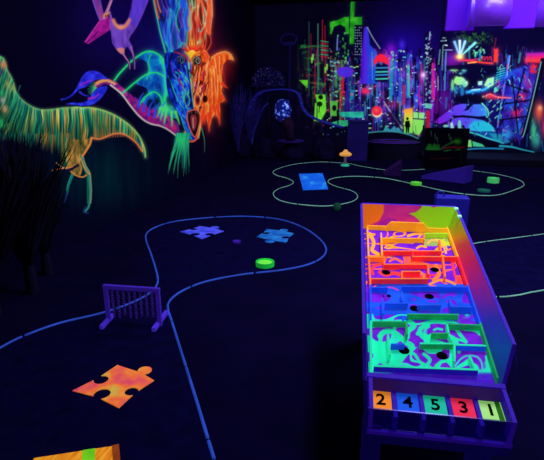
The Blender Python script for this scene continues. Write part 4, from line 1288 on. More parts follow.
# the larger strokes that can be told in the photo
for p, w, c in (([(370, 234), (374, 243), (372, 250), (378, 254)], 3.0, YO), ([(386, 246), (390, 244.6), (393, 246.5), (389, 248.5), (385, 247.4)], 1.4, YO), ([(386, 240), (392, 237.5)], 2.4, YO),
                ([(428, 243), (432, 240), (438, 240.5), (443, 245), (446, 253)], 1.8, (250, 170, 80)), ([(436, 239), (443, 241), (447, 249)], 1.2, (200, 200, 60)), ([(417, 248), (421, 246), (426, 247)], 1.8, YO), ([(408, 236), (414, 234), (420, 233.4)], 2.2, YO),
                ([(373, 274), (372, 268), (378, 265), (384, 264)], 2.2, RE), ([(380, 272), (386, 275), (394, 273), (402, 275), (420, 277)], 3.2, RE), ([(414, 262), (420, 259), (427, 260)], 2.2, (250, 120, 70)), ([(390, 261), (395, 258.5), (402, 262)], 2.2, (250, 110, 70)),
                ([(419, 271), (424, 275), (423, 279)], 1.6, (250, 130, 90)), ([(430, 284), (440, 280), (448, 281), (455, 284)], 2.2, (250, 150, 60)), ([(436, 266), (439, 274), (434, 280)], 3.6, (250, 130, 50)), ([(452, 262), (455, 276)], 2, RE),
                ([(428, 326), (421, 328), (420, 333), (425, 338), (433, 335)], 3.4, GN), ([(434, 330), (437, 328.6), (442, 329.5)], 1.6, GN), ([(424, 324), (434, 321.5), (446, 322.4)], 3, GN),
                ([(410, 322), (414, 326), (408, 331), (407, 337)], 4, GN), ([(380, 336), (384, 332), (392, 331.5), (400, 337), (407, 343), (412, 346), (408, 351), (402, 358), (397, 366)], 4, GN), ([(381, 336), (379.5, 350), (382, 361), (388, 365), (396, 362)], 3, GN),
                ([(404, 352), (414, 354), (420, 362), (430, 367)], 2.2, GN), ([(424, 354), (430, 360), (426, 366)], 2.6, GN), ([(436, 366), (445, 360), (452, 366)], 2.4, GN), ([(455, 366), (462, 358), (470, 355.5), (478, 357.5), (482, 364), (482, 372)], 1.6, (60, 200, 190)),
                ([(462, 366), (468, 360), (473, 366)], 1.6, GN), ([(454, 326), (459, 333), (466, 342)], 2.6, GN), ([(456, 339), (464, 341)], 2, GN), ([(378, 290), (385, 287.5), (392, 287.6), (398, 290)], 1.2, (220, 60, 170)),
                ([(444, 335), (455, 339), (459, 352)], 2.6, GN), ([(420, 302), (428, 299), (438, 299.5)], 2.2, BU)):
    cv.stroke(p, w*(1.35 if c == GN else 1.15), c, .95)
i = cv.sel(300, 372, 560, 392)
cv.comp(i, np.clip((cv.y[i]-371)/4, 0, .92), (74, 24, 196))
o = cv.build('playfield', M_BOARDPAINT, table)
MB().box(-.012, W+.012, -.02, LEN+.012, -HW-.016, -HW-.002, BM_).build('base_board', m_vdark, table)
m_top = {'Y': mat('maze_yellow_orange', (255, 172, 34), emit=.46, var=.12, scale=20), 'R': mat('maze_red', (246, 44, 58), emit=.42, var=.15, scale=16), 'B': mat('maze_blue', (24, 84, 232), emit=.36, var=.15, scale=16),
         'G': mat('maze_green', (24, 170, 92), emit=.30, var=.2, scale=16), 'T': mat('maze_teal', (30, 236, 165), emit=.4, var=.1, scale=16), 'L': mat('maze_lime', (166, 228, 50), emit=.42, var=.1, scale=16),
         'O': mat('maze_orange', (252, 116, 44), emit=.44, var=.12, scale=20), 'V': mat('maze_violet_blue', (56, 36, 196), emit=.2, var=.1)}


def maze(px, c, th=.0085, cap=None, name='maze_wall', z0=None, z1=0.0):
    """a wall of the maze standing on the playfield: px = polyline of its top edge"""
    pts = [bd(x, y) for x, y in px]
    mb, cp = MB(), MB()
    for (x0, y0), (x1, y1) in zip(pts, pts[1:]):
        e = Vector((x1-x0, y1-y0, 0))
        L = e.length
        e.normalize()
        n = Vector((-e.y, e.x, 0))
        A, B = Vector((x0, y0, 0))-e*th/2, Vector((x1, y1, 0))+e*th/2
        q = [A-n*th/2, B-n*th/2, B+n*th/2, A+n*th/2]
        zb = -HW if z0 is None else z0
        mb.hexa([BM_ @ (v+Vector((0, 0, zb))) for v in q]+[BM_ @ (v+Vector((0, 0, z1-.002 if cap else z1))) for v in q])
        if cap:
            cp.hexa([BM_ @ (v+Vector((0, 0, z1-.002))) for v in q]+[BM_ @ (v+Vector((0, 0, z1+.0005))) for v in q])
    o = mb.build(name, m_top[c], table)
    if cap:
        cp.build('top_edge', m_top[cap], o)
    return o


# yellow band
ax_ = [bd(x, 226.8)[0] for x in (367.4, 386.5, 390.5, 423, 427.5, 447)]
prof = [(ax_[0], -HW), (ax_[5], -HW), (ax_[5], 0), (ax_[4], 0), (ax_[3], .032), (ax_[2], .032), (ax_[1], 0), (ax_[0], 0)]
o = MB().prism([BM_ @ Vector((x, LEN-.004, z)) for x, z in prof], ey*.009).build('maze_rim', m_top['Y'], table)
maze([(367.4, 227), (368.8, 256)], 'Y', name='maze_rim')
maze([(447.2, 227), (458, 256.5)], 'Y', name='maze_rim')
maze([(381.3, 233), (382.2, 255)], 'Y')
maze([(382.5, 238.2), (424, 238.2)], 'Y')
maze([(424, 233.4), (424, 239.6)], 'O')
maze([(424, 233.2), (447, 233.2)], 'L')
maze([(384, 250.8), (440.5, 250.8)], 'R', cap='O')
maze([(439.4, 240), (441, 250.5)], 'O')
# red band
maze([(368.8, 257), (370.6, 284)], 'O', name='maze_rim')
maze([(369, 257.4), (384, 257.4)], 'O')
maze([(384.2, 257.4), (384.6, 263.8)], 'O')
maze([(413, 251.4), (413, 256.4)], 'R')
maze([(413, 256.4), (457.5, 256.6)], 'R', cap='O')
maze([(443, 257.4), (445.2, 276)], 'O')
maze([(384.6, 264.2), (428, 264.2)], 'R', cap='O')
maze([(428, 264.2), (428.5, 273.6)], 'R', cap='O')
maze([(402, 271.2), (419.5, 271.2)], 'R', cap='O')
maze([(402, 271.6), (402, 278)], 'R', cap='O')
maze([(370, 278.6), (427.5, 278.6)], 'R', cap='O')
maze([(458.2, 257), (467.4, 284)], 'R', name='maze_rim')
# blue band
maze([(370.6, 285), (370.9, 320)], 'B', name='maze_rim')
maze([(372.5, 287.2), (387, 287.2)], 'B')
maze([(403, 286.2), (466, 286.8)], 'B')
maze([(402, 292), (402, 300)], 'B')
maze([(382.3, 299), (383, 313)], 'B')
maze([(386, 303), (407, 303)], 'B')
maze([(418.5, 304.8), (440, 304.8)], 'B')
maze([(449.8, 299), (451, 306)], 'B')
maze([(451, 306.4), (471, 306.8)], 'B')
maze([(403.4, 316), (403.4, 321)], 'B')
maze([(467.6, 285), (480, 322)], 'B', name='maze_rim')
maze([(408.4, 314), (457.5, 314.4)], 'G')
# green band
maze([(371, 321), (371.2, 376)], 'T', name='maze_rim')
maze([(373.5, 321.6), (406, 321.6)], 'G')
maze([(406.4, 321.8), (407, 334)], 'G')
maze([(447, 324), (480, 325)], 'G')
maze([(447.2, 324.6), (448.4, 331)], 'T')
maze([(432.5, 333.3), (449, 333.4)], 'G')
maze([(448.6, 333), (454.6, 344)], 'T')
maze([(454.6, 344), (454.4, 360.5)], 'T')
maze([(421, 343.4), (452, 343.6)], 'G', cap='T')
maze([(456, 344.6), (485, 345.6)], 'B', cap='T')
maze([(388.2, 335), (390, 354)], 'T')
maze([(392, 344), (403.5, 344)], 'B')
maze([(470, 357), (475.4, 369)], 'T')
maze([(375, 365.8), (477, 369.6)], 'V', cap='T')
maze([(480.4, 323), (497.5, 377)], 'G', name='maze_rim')
# holes
m_hole = mat('black_hole', (5, 3, 12), rough=.9, spec=0)
for (x, y, r) in [(404, 350.5, .0235), (442, 355.8, .0235), (429.2, 296.5, .0225), (414.5, 308.5, .0225), (388.8, 296, .011), (386, 272.4, .0235), (434.6, 269.8, .0235), (383.4, 296.2, .005)]:
    u, v = bd(x, y, -HW)
    mb = MB()
    ring = [BM_ @ Vector((u+r*math.cos(a), v+r*math.sin(a), -HW+.0005)) for a in np.linspace(0, 2*math.pi, 24, endpoint=False)]
    mb.prism(ring, ez*.0008)
    mb.build('hole', m_hole, table)

# side panels: painted inside, violet edge
SH = .12
FLARE = .038
def panel_grid(base0, base1, top0, top1, n, k):
    a, b, c, d_ = (np.array(v, float) for v in (base0, base1, top0, top1))
    t = np.linspace(0, 1, n)[None, :, None]
    s = np.linspace(0, 1, k)[:, None, None]
    return (a*(1-t)+b*t)*(1-s)+(c*(1-t)+d_*t)*s
T = lambda x, y, z: BM_ @ Vector((x, y, z))
x0, x1 = -.006, W+.006
YF = -.005
# right panel slab
def slab8(p, off):
    off = Vector(off)
    return MB().hexa([p[0], p[1], p[1]+off, p[0]+off, p[3], p[2], p[2]+off, p[3]+off])
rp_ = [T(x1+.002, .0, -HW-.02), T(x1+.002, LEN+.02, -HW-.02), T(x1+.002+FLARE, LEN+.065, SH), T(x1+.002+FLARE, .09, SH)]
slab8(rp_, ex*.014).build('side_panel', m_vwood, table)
lp_ = [T(x0-.002, .0, -HW-.02), T(x0-.002, LEN+.02, -HW-.02), T(x0-.012, LEN+.065, SH), T(x0-.012, .09, SH)]
slab8(lp_, -ex*.014).build('side_panel', m_vwood, table)
bp_ = [T(x0-.008, LEN+.018, -HW-.02), T(x1+.008, LEN+.018, -HW-.02), T(x1+FLARE+.01, LEN+.065, SH), T(x0-.018, LEN+.065, SH)]
slab8(bp_, ey*.014).build('back_panel', m_vwood, table)
# painted inner faces
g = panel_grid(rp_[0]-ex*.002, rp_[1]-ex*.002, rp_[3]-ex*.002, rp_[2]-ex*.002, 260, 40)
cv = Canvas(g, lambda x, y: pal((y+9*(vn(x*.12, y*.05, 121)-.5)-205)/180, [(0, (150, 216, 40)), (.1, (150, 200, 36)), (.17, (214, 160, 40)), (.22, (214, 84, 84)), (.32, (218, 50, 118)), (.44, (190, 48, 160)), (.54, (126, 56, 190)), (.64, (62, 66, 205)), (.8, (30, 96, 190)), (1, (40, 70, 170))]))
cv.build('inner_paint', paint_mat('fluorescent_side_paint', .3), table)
g = panel_grid(bp_[0]-ey*.002, bp_[1]-ey*.002, bp_[3]-ey*.002, bp_[2]-ey*.002, 220, 90)
cv = Canvas(g, lambda x, y: pal(vn(x*.1, y*.2, 123), [(0, (190, 40, 150)), (1, (214, 60, 150))]))
cv.poly([(355, 196), (384.5, 196), (384, 204), (383.5, 213), (379, 221), (372, 224), (360, 232), (350, 232)], (252, 128, 34), 1, 1.4)
cv.poly([(374, 228), (380, 222), (388, 217.5), (396, 219), (402, 226)], (150, 30, 190), .7, 2)
cv.poly([(409, 213.5), (416, 212), (421, 208), (423, 203), (427, 205), (433, 207.5), (441, 206), (446, 203), (470, 200), (470, 238), (424, 232), (419, 220), (414, 216)], (150, 222, 36), 1, 1.2)
cv.build('inner_paint', M_BOARDPAINT, table)
for (x, y) in [(456.2, 206.4), (459.5, 218.5)]:
    p = at(x, y, 0) if False else None
for t in (LEN+.03, LEN-.075):
    MB().box(x1+FLARE-.012, x1+FLARE+.012, t-.012, t+.012, SH-.002, SH+.01, BM_).build('corner_clip', mat('pale_mint_clip', (150, 236, 190), emit=.5), table, bevel=.003)

# number tray
TZ = -.05
FY = -.183
TY0, TY1 = -.142, -.052
MB().box(x0-.004, x1+.008, -.032, -.008, -.02, .004, BM_).build('front_rail', m_vwood, table, bevel=.002)
MB().box(x0-.008, x1+.008, FY, -.012, TZ-.068, TZ-.056, BM_).build('tray_floor', m_vdark, table)
MB().box(x0, x1, TY1+.002, TY1+.008, TZ-.056, TZ, BM_).build('tray_shelf', m_vwood, table)
MB().hexa([T(x0, TY1, TZ-.002), T(x1, TY1, TZ-.002), T(x1, TY1+.006, TZ-.002), T(x0, TY1+.006, TZ-.002), T(x0, -.032, -.004), T(x1, -.032, -.004), T(x1, -.026, -.004), T(x0, -.026, -.004)]).build('tray_back', mat('grey_violet_board', (92, 48, 160), emit=.14, var=.35, scale=5), table)
for sx in (x0+.002, x1-.01):
    MB().hexa([T(sx, FY-.006, TZ-.07), T(sx+.016, FY-.006, TZ-.07), T(sx+.016, -.005, TZ-.07), T(sx, -.005, TZ-.07),
               T(sx, FY-.006, .0), T(sx+.016, FY-.006, .0), T(sx+.016, -.005, .002), T(sx, -.005, .002)]).build('tray_side', m_vwood, table, bevel=.002)
MB().box(x0, x1+.006, FY-.018, FY-.004, TZ-.073, TZ-.055, BM_).build('front_sill', m_vwood, table, bevel=.002)
acr = bpy.data.materials.new('clear_blue_acrylic')
acr.use_nodes = True
nt = acr.node_tree
nt.nodes.remove(nt.nodes['Principled BSDF'])
tr = nt.nodes.new('ShaderNodeBsdfTransparent')
tr.inputs['Color'].default_value = (.55, .55, .8, 1)
gl = nt.nodes.new('ShaderNodeBsdfGlossy')
gl.inputs['Color'].default_value = (.4, .4, 1, 1)
gl.inputs['Roughness'].default_value = .25
mx = nt.nodes.new('ShaderNodeMixShader')
mx.inputs['Fac'].default_value = .04
nt.links.new(tr.outputs[0], mx.inputs[1])
nt.links.new(gl.outputs[0], mx.inputs[2])
nt.links.new(mx.outputs[0], nt.nodes['Material Output'].inputs['Surface'])
MB().box(x0-.004, x1+.004, FY-.004, FY, TZ-.055, -.0, BM_).build('clear_front', acr, table)
m_digit = mat('black_digit', (5, 4, 16), rough=.9, spec=0)
tiles = [('2', (250, 146, 44)), ('4', (24, 92, 232)), ('5', (26, 196, 158)), ('3', (244, 44, 84)), ('1', (170, 240, 130))]
cell = (x1-x0)/5
for k, (ch, c) in enumerate(tiles):
    xa, xb = x0+k*cell+.011, x0+(k+1)*cell-.011
    tile = MB().box(xa, xb, TY0, TY1, TZ-.006, TZ, BM_).build('number_tile', mat('tile_'+['orange', 'blue', 'teal', 'pink', 'mint'][k], c, emit=.5, var=.06), table)
    cu = bpy.data.curves.new('digit', 'FONT')
    cu.body = ch
    cu.size = .075
    cu.offset = .0016
    cu.align_x = 'CENTER'
    cu.align_y = 'CENTER'
    cu.extrude = .0006
    to = bpy.data.objects.new('digit_text', cu)
    COL.objects.link(to)
    bpy.context.view_layer.update()
    me = bpy.data.meshes.new_from_object(to.evaluated_get(bpy.context.evaluated_depsgraph_get()))
    bpy.data.objects.remove(to)
    me.transform(BM_ @ Matrix.Translation(((xa+xb)/2 - (.004 if k == 4 else 0), (TY0+TY1)/2, TZ+.0012)))
    me.transform(Matrix.Translation(-parent_world(tile)))
    me.materials.clear()
    me.materials.append(m_digit)
    do = bpy.data.objects.new('digit', me)
    do.parent = tile
    COL.objects.link(do)
    if k == 4:
        MB().box(xb-.022, xb-.004, TY0, TY1, TZ, TZ+.001, BM_).build('green_stripe', mat('green_stripe', (36, 120, 20), emit=.3), tile)
for k in range(6):
    x = x0+k*cell
    if 0 < k < 5:
        MB().box(x-.0075, x+.0075, FY+.004, -.026, TZ-.056, TZ+.008, BM_).build('divider', m_vwood, table)
MB().box(x0+.002, x1-.002, TY0-.004, TY0, TZ-.056, TZ-.002, BM_).build('step', m_vdark, table)
# apron and legs
MB().box(x0-.006, x1+.008, FY-.012, FY+.012, TZ-.125, TZ-.073, BM_).build('apron', m_vdark, table)
for sx in (x0-.006, x1-.008):
    MB().box(sx, sx+.016, FY+.013, LEN+.02, TZ-.12, -HW-.02, BM_).build('side_rail', m_vdark, table)


def leg(u, v, w):
    top = T(u, v, -.1)
    px_, py_ = ex, Vector((-ex.y, ex.x, 0))
    q = [px_*-w/2+py_*-w/2, px_*w/2+py_*-w/2, px_*w/2+py_*w/2, px_*-w/2+py_*w/2]
    MB().hexa([Vector((top.x, top.y, 0))+k for k in q]+[top+k for k in q]).build('leg', m_vdark, table, bevel=.004)


leg(x0+.02, FY+.03, .07)
leg(x1-.07, FY+.1, .08)
leg(x0+.06, LEN-.1, .06)
leg(x1-.06, LEN-.1, .06)
# return cord hanging at the right side
cp = []
for (x, y, off) in [(514, 338, .03), (515.5, 352, .034), (516.8, 368, .036), (516, 384, .036), (512.5, 393, .03), (509, 396, .02)]:
    q = on_plane(x, y, T(x1+FLARE+off, 0, 0), ex)
    cp.append(q)
MB().tube([Vector(v) for v in crom(cp, .01)], .0028, 6).build('cord', mat('dim_blue_cord', (40, 40, 150), emit=.08), table, smooth=True)

# ------------------------------------------------------------------ blue ball crate behind the table
B0 = fl(438, 229, 0)
m_crate = mat('royal_blue_panel', (30, 28, 165), emit=.14, rough=.6, var=.15)
zt = .36
dep = fl(452, 232, 0)
dd = 4.35
c0, c1 = at(436.5, 197.5, dd), at(470, 203, dd)
root = empty('score_stand', ((c0.x+c1.x)/2, (c0.y+c1.y)/2+.08, 0), 'royal blue box stand with a ring handle behind the maze table', 'stand')
MB().hexa([Vector((c0.x, c0.y, c0.z-.45)), Vector((c1.x, c1.y, c0.z-.45)), Vector((c1.x, c1.y+.16, c0.z-.45)), Vector((c0.x, c0.y+.16, c0.z-.45)),
           c0, Vector((c1.x, c1.y, c0.z)), Vector((c1.x, c1.y+.16, c0.z)), Vector((c0.x, c0.y+.16, c0.z))]).build('box', m_crate, root, bevel=.008)
zb = c0.z-.45
for (x, y) in ((c0.x+.03, c0.y+.03), (c1.x-.03, c1.y+.03), (c0.x+.03, c0.y+.13), (c1.x-.03, c1.y+.13)):
    MB().box(x-.02, x+.02, y-.02, y+.02, 0, zb+.01).build('leg', m_vdark, root)
rc = at(440.5, 195, dd+.05)
MB().tube([rc+Vector((.032*math.cos(a), 0, .032*math.sin(a))) for a in np.linspace(0, 2*math.pi, 24, endpoint=False)], .008, 8, True).build('ring_handle', m_crate, root, smooth=True)

# ------------------------------------------------------------------ ramps on the far lane
m_ramp = mat('violet_ramp_board', (40, 22, 140), emit=.3, rough=.7, var=.12)
m_ramp2 = mat('purple_ramp_board', (48, 12, 96), emit=.08, rough=.7, var=.12)


def wedge(pl, pr, hl, hr, depth, m, label):
    a, b = fl(*pl, .006), fl(*pr, .006)
    n = Vector((-(b-a).y, (b-a).x, 0)).normalized()*depth
    z = Vector((0, 0, 1))
    o = MB().hexa([a, b, b+n, a+n, a+z*hl, b+z*hr, b+n+z*hr, a+n+z*hl]).build('ramp', m, bevel=.004)
    return tag(o, label, 'ramp', 'ramps on the far lane')


wedge((421, 178.5), (464.5, 184), .05, .3, .35, m_ramp, 'violet wedge ramp rising to the right, in front of black board')
wedge((384, 175.5), (401, 176), .03, .28, .35, m_ramp2, 'small purple wedge ramp, left of the taller violet ramp')

# black painted board on post
dB = fl(440, 171).y+.12
bl, br = at(422.5, 172, dB), at(465, 172, dB)
tp = at(440, 128, dB).z
root = empty('black_board', ((bl.x+br.x)/2, dB, 0), 'black board painted with dim green plants, standing behind violet ramp', 'board')
nu, nv = 130, 130
Gb = np.zeros((nv, nu, 3))
Gb[:, :, 0] = np.linspace(bl.x, br.x, nu)[None]
Gb[:, :, 1] = dB-.002
Gb[:, :, 2] = np.linspace(.006, tp, nv)[:, None]
cv = Canvas(Gb, lambda x, y: np.zeros((x.size, 3))+np.array([6, 5, 20]))
for k in range(16):
    x = 427+k*.8
    cv.stroke([(x, 149.5), (x+R.uniform(-.4, .4), 144+R.uniform(-1.5, 1.5))], 1.0, (44, 170, 54), .85, .5)
cv.stroke([(426, 149), (440, 149.4)], 1.6, (34, 130, 50), .8)
cv.stroke([(441, 149), (446, 145.5), (451, 143), (456, 141)], 2.4, (34, 96, 44), .8, 2)
cv.blob(457.5, 141.5, 4, 3, (44, 150, 30), .9, mode='over')
cv.stroke([(444, 148.5), (452, 147), (460, 147.6), (464, 147)], 1.4, (150, 20, 36), .8)
cv.stroke([(430, 159), (440, 158.4), (452, 157.5)], 1.6, (80, 10, 26), .5)
for (x, y) in [(435, 137), (431, 134), (437, 140), (449, 137), (451, 140)]:
    cv.stroke([(x, y-2.5), (x+.6, y+2.5)], 1.6, (60, 110, 80), .7, .7)
for (x, y) in [(446, 151), (458, 150), (449, 150.5)]:
    cv.stroke([(x-2, y), (x+2, y-.6)], 1.4, (36, 130, 50), .7)
cv.stroke([(461, 152), (461.5, 165)], 1, (20, 50, 40), .5)
MB().box(bl.x, br.x, dB, dB+.03, .006, tp).build('panel', mat('matte_black_board', (6, 5, 20), rough=.95, spec=0), root)
cv.build('painting', paint_mat('fluorescent_board_plants', .2), root)
pp = at(421.5, 150, dB)
MB().tube([(pp.x, dB+.015, .0), (pp.x, dB+.015, tp+.05)], .016, 8).build('post', mat('dark_teal_post', (12, 28, 50)), root)

# ------------------------------------------------------------------ plinth, platform and decor along the back wall
m_blue1 = mat('dim_blue_board', (20, 13, 92), emit=.25, rough=.8, var=.2, scale=3)
m_blue2 = mat('deep_navy_board', (10, 6, 46), rough=.8, var=.2, scale=3)
m_rock = mat('dark_violet_rock', (17, 10, 54), rough=.95, spec=.05, var=.5, scale=5)
m_dimtrim = mat('violet_trim_line', (62, 26, 140), emit=.25)

dP = fl(356, 161).y
a, b = at(346.5, 160, dP), at(366.5, 160, dP)
zt = at(356, 121, dP).z
root = empty('plinth', ((a.x+b.x)/2, dP+.2, 0), 'tall dark blue box plinth behind the mushroom', 'plinth')
MB().box(a.x, b.x, dP, dP+.4, 0, zt-.03).build('body', m_blue1, root, bevel=.01)
MB().box(a.x-.015, b.x+.015, dP-.015, dP+.415, zt-.03, zt).build('cap', m_blue1, root, bevel=.006)

# curved platform
dC = fl(392, 161).y
cx0, cx1 = at(367, 150, dC).x, at(421, 150, dC).x
rc_ = (cx1-cx0)/2
ccx, ccy = (cx0+cx1)/2, dC+.45
zt = at(392, 143, dC).z
root = empty('platform', (ccx, ccy, 0), 'low rounded dark navy platform with violet edge lines under skyline mural', 'platform')
MB().lathe((ccx, ccy, 0), [(rc_*.96, 0), (rc_*.98, zt-.05), (rc_, zt-.04), (rc_, zt)], 48, sy=.75).build('body', m_blue2, root)
for k, (rr, zz) in enumerate(((1.0, zt-.01), (.8, zt+.004), (.5, zt+.004))):
    MB().tube([(ccx+rc_*rr*math.cos(t), ccy+rc_*.75*rr*math.sin(t), zz) for t in np.linspace(0, 2*math.pi, 60, endpoint=False)], .009, 6, True).build('edge_line', m_dimtrim, root, smooth=True)

st = [fl(424, 164.5), fl(760, 172)]
tag(MB().box(st[0].x, ROFF-.01, fl(500, 166).y, BOFF-.01, 0, at(500, 152.5, BOFF).z).build('stage_ledge', m_blue2, bevel=.02), 'low dark ledge along back wall under the neon street mural', 'ledge')
# rocks along the corner
for k, (px, sx, sy, sz, lab) in enumerate([(241, .27, .25, .42, 'dark violet boulder in the corner below the orange dragon wing'), (264, .26, .24, .34, 'dark violet boulder under the left foot of the arched track'),
                                           (291, .3, .26, .25, 'low flat boulder carrying the urn with blue speckled globe'), (323, .32, .26, .36, 'dark violet boulder left of the blue plinth')]):
    q = at(px, 160, 11.5)
    o = MB().rock((q.x, q.y, 0), sx, sy, sz, 3.7*k+1, 3).build('boulder', m_rock, smooth=False)
    tag(o, lab, 'rock', 'boulders along the back corner')
    if k == 2:
        rock_top = max(v.co.z for v in o.data.vertices)
# urn with speckled globe
dU = 11.5
zb = rock_top
cU = at(290.5, 158, dU)
cU = Vector((cU.x, dU, zb))
root = empty('globe_urn', cU, 'dark globe with blue speckles on a tapered urn with dish', 'urn')
MB().lathe(cU, [(.1, 0), (.3, .02), (.33, .06), (.31, .065), (.12, .05)], 32).build('dish', mat('violet_dish', (40, 16, 112), emit=.1), root, smooth=True)
zn = at(285, 148, dU).z-zb
zg = at(282, 121, dU).z-zb
cG = Vector((at(283, 110, dU).x, dU, at(283, 110, dU).z))
MB().tube([cU+Vector((0, 0, .05)), cU+Vector((-.02, 0, zg*.4)), cU+Vector((-.05, 0, zg*.75)), Vector((cG.x+.03, dU, cG.z-.22))], [.11, .1, .14, .17], 20).build('neck', mat('dim_plum_urn', (34, 12, 52)), root, smooth=True)
MB().lathe(cG-Vector((0, 0, .28)), [(0, 0), (.1, .02), (.165, .09), (.195, .2), (.195, .32), (.165, .43), (.1, .51), (0, .54)], 32).build('globe', blotch('blue_speckled_glass', [(.0, (8, 8, 50)), (.53, (14, 20, 110)), (.6, (70, 110, 245)), (.68, (170, 200, 255))], .55, 11), root, smooth=True)

# arched rail (two tubes with rungs)
dR = 11.85
path = [(238, 146), (243, 128), (247, 113), (252, 100), (258, 93.5), (266, 90.5), (280, 89.3), (292, 90.6), (298, 94.5), (300, 101), (302.5, 109), (310, 116.5), (324, 122.5), (343, 128)]
P1 = [Vector(v) for v in crom([at(x, y, dR) for x, y in path], .06)]
m_rung = mat('dim_blue_rung', (40, 44, 176), emit=.3)
root = empty('arched_rail', (at(270, 90, dR).x, dR+.15, 0), 'dark blue arched track with rungs standing over the globe urn', 'track')
m_rail = mat('dim_blue_rail', (28, 28, 140), emit=.3, rough=.5)
for off in (0, .26):
    MB().tube([v+Vector((0, off, 0)) for v in P1], .018, 8).build('rail', m_rail, root, smooth=True)
acc = 0
for a, b in zip(P1, P1[1:]):
    acc += (b-a).length
    if acc > .17:
        acc = 0
        MB().tube([b+Vector((0, .0, 0)), b+Vector((0, .26, 0))],   .02, 6).build('rung', m_rung, root)
e0 = P1[0]
for off in (0, .26):
    MB().tube([(e0.x, dR+off, 0), (e0.x, dR+off, e0.z)], .035, 8).build('post', m_rail, root)
inner = [Vector(v) for v in crom([at(x, y, dR-.02) for x, y in [(251, 147), (253, 136), (256, 124), (261, 111), (268, 103)]], .06)]
MB().tube(inner, [.012+.012*(1-i/(len(inner)-1)) for i in range(len(inner))], 8).build('brace', mat('streaky_blue_rail', (34, 44, 160), emit=.2), root, smooth=True)
MB().tube([Vector((inner[0].x, dR-.02, 0)), inner[0]], .024, 8).build('post', m_rail, root)

# ring sign on a tall post
dS = BOFF-.35
m_sign = mat('dim_navy_ring', (20, 14, 92), emit=.12)
rc = at(288.5, 39.5, dS)
root = empty('ring_sign', (rc.x+.03, dS, 0), 'dim blue ring on a tall thin post against dark wall', 'sign')
MB().tube([rc+Vector((.19*math.cos(a), .03*math.sin(a), .125*math.sin(a))) for a in np.linspace(0, 2*math.pi, 28, endpoint=False)], .026, 8, True).build('ring', m_sign, root, smooth=True)
MB().lathe(rc-Vector((0, 0, .13)), [(0, 0), (.09, .01), (.165, .05), (.18, .075), (.1, .06), (0, .055)], 28, sy=.25).build('bowl', m_sign, root, smooth=True)
MB().tube([(rc.x+.03, dS, 0), (rc.x+.03, dS, rc.z-.12)], .026, 8).build('post', mat('dim_navy_post', (20, 16, 96)), root, smooth=True)

# ------------------------------------------------------------------ plants
def tuft(name, p, n, length, spread, m, label, seed, up=1.0, width=.018, stem_h=.15):
    r = random.Random(seed)
    root = empty(name, p, label, 'plant', 'dark artificial plants')
    mb = MB()
    for k in range(n):
        an = r.uniform(0, 2*math.pi)
        L = length*r.uniform(.6, 1.05)
        sp = spread*r.uniform(.3, 1)
        base = Vector(p)+Vector((0, 0, stem_h*r.uniform(.5, 1)))
        dirn = Vector((math.cos(an), math.sin(an), 0))
        side = Vector((-dirn.y, dirn.x, 0))*width
        pts = []
        for i in range(6):
            t = i/5
            q = base+dirn*(sp*L*t)+Vector((0, 0, L*up*(t-.45*sp*t*t)))
            q.x = max(q.x, LOFF+.06)
            q.y = min(q.y, BOFF-.05)
            pts.append(q)
        vs, fs = [], []
        for i, q in enumerate(pts):
            w = math.sin(math.pi*(.15+.85*i/5)) if i < 5 else .03
            vs += [q-side*w, q+Vector((0, 0, .4*width*w)), q+side*w]
        for i in range(5):
            for j in (0, 1):
                fs.append((i*3+j, i*3+j+1, i*3+j+4, i*3+j+3))
        mb.add(vs, fs)
    mb.build('foliage', m, root)
    MB().lathe(Vector(p), [(.05, 0), (.045, stem_h*.6), (.03, stem_h+.03)], 12).build('stem', m_blue2, root)
    return root


m_leaf = mat('black_blue_leaf', (10, 10, 44), rough=.7, spec=.2, var=.8, scale=6)
m_leaf2 = mat('dim_indigo_leaf', (26, 20, 96), emit=.16, rough=.7, spec=.1, var=.6, scale=9)


def wall_pt(px, off):
    q = on_plane(px, 90, NX*(LOFF+off), NX)
    return Vector((q.x, q.y, 0))


tuft('palm_plant', wall_pt(2, .5), 240, 1.2, .5, m_leaf, 'large dark spiky plant at far left in front of the dinosaur', 3, width=.016, stem_h=.3)
tuft('palm_plant', wall_pt(22, .35), 150, .8, .42, m_leaf, 'dark spiky plant under the dinosaur belly', 4, width=.014, stem_h=.2)
tuft('palm_plant', wall_pt(-45, .5), 130, 1.4, .6, m_leaf, 'dark spiky plant at the left picture edge', 6, width=.016, stem_h=.3)
pA = at(229, 150, 10.9)
tuft('grass_plant', Vector((pA.x, pA.y, 0)), 120, 1.75, .6, m_leaf2, 'tall dim violet grass plant in corner right of the dragon', 8, width=.014, stem_h=.3)
pA = at(249, 150, 11.9)
tuft('grass_plant', Vector((pA.x, pA.y, 0)), 100, 1.6, .55, m_leaf2, 'tall dim violet grass plant left of the arched track', 9, width=.014, stem_h=.3)
# speckled bush behind the arch
pB = at(268, 80, 12.28)
root = empty('speckled_bush', (pB.x, pB.y, 0), 'dark rounded bush with pale speckles behind the arched track', 'bush', 'dark artificial plants')
r = random.Random(2)
mb, sb = MB(), MB()
for k in range(560):
    a, t = r.uniform(0, 2*math.pi), math.acos(r.uniform(-.1, 1))
    rr = r.uniform(.75, 1)
    q = Vector((pB.x+.44*rr*math.sin(t)*math.cos(a), pB.y+.16*rr*math.sin(t)*math.sin(a), 1.72+.42*rr*math.cos(t)))
    s = r.uniform(.03, .06)
    d1 = Vector((r.uniform(-1, 1), r.uniform(-1, 1), r.uniform(-1, 1))).normalized()
    d2 = d1.cross(Vector((0, .3, 1))).normalized()
    T_ = sb if k % 5 == 0 else mb
    if k % 5 == 0:
        s *= .36
    T_.add([q-d1*s, q-d2*s*.5, q+d1*s, q+d2*s*.5], [(0, 1, 2, 3)])
mb.build('foliage', m_leaf2, root)
sb.build('speckles', mat('pale_lilac_speckle', (120, 112, 160), emit=.35), root)
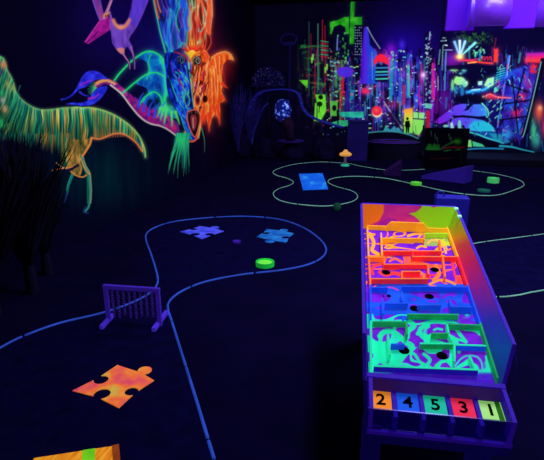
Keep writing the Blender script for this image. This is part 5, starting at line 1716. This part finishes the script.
MB().lathe((pB.x, pB.y, 0), [(.07, 0), (.06, .7), (.05, 1.4)], 12).build('stem', m_blue2, root)

# ------------------------------------------------------------------ ventilation duct hanging from the ceiling
dD = 7.0
m_duct = mat('violet_lit_panel', (92, 14, 228), emit=.34, rough=.7, var=.1, scale=3)
m_pipe = mat('violet_lit_pipe', (110, 44, 232), emit=.24, rough=.36, spec=1.0, var=.1, metal=0)  # violet light on the pipe put into its colour and a faint glow
a, b, c, e = at(445, 30, dD), at(474, 30, dD), at(504, 29, dD), at(534.5, 29, dD)
yc = dD+.02
root = empty('ventilation_duct', (at(490, 15, dD).x, yc, at(490, 30, dD).z), 'violet lit ventilation duct with two square collars at upper right', 'duct')
z0 = at(460, 30.5, dD).z
MB().box(a.x, b.x, dD, dD+.05, z0, HC-.01).build('collar', m_duct, root, bevel=.01)
MB().box(c.x, e.x, dD, dD+.05, z0+.01, HC-.01).build('collar', m_duct, root, bevel=.01)
rp = .2
zc = at(490, 27, dD+.1).z+rp
mb = MB()
mb.tube([(b.x-.1, yc-.04, zc), (c.x+.02, yc-.04, zc)], rp, 40)
mb.tube([(e.x-.02, yc+.2, zc), (e.x+1.2, yc+.2, zc)], rp, 40)
mb.build('pipe', m_pipe, root, smooth=True)
for x in (b.x-.08,):
    MB().tube([(x-.02, yc-.04, zc), (x+.02, yc-.04, zc)], rp+.012, 40).build('pipe_band', m_pipe, root)

# ------------------------------------------------------------------ black-light lamps on the ceiling
def lamp(a, n, z, size, size_y, power, color=(.86, .8, 1.0), target=None):
    L = bpy.data.lights.new('black_light_tube', 'AREA')
    L.shape = 'RECTANGLE'
    L.size, L.size_y = size, size_y
    L.energy = power
    L.color = color
    o = bpy.data.objects.new('black_light_tube', L)
    o.location = room(a, n, z)
    if target is not None:
        dr = target-o.location
        o.rotation_euler = dr.to_track_quat('-Z', 'Y').to_euler()
    COL.objects.link(o)
    return o


lamp(3.4, .75, HC-.08, .4, 1.2, 95)
lamp(5.2, -1.6, HC-.08, .3, 1.2, 38, target=room(6.0, LOFF, 1.4))
lamp(9.3, -1.2, HC-.08, .3, 1.2, 46, target=room(10.2, LOFF, 1.8))
lamp(10.4, 2.4, HC-.08, 1.6, .3, 70, target=room(BOFF, 2.6, 1.3))
lamp(5.9, 2.3, HC-.08, 2.4, .8, 75)

wd = bpy.data.worlds.new('dark_world')
S.world = wd
wd.use_nodes = True
wd.node_tree.nodes['Background'].inputs['Color'].default_value = (.02, .01, .1, 1)
wd.node_tree.nodes['Background'].inputs['Strength'].default_value = .05

S.view_settings.view_transform = 'Standard'
S.view_settings.look = 'None'
S.view_settings.exposure = 0.0
S.view_settings.gamma = 1.0
S.view_settings.use_curve_mapping = False
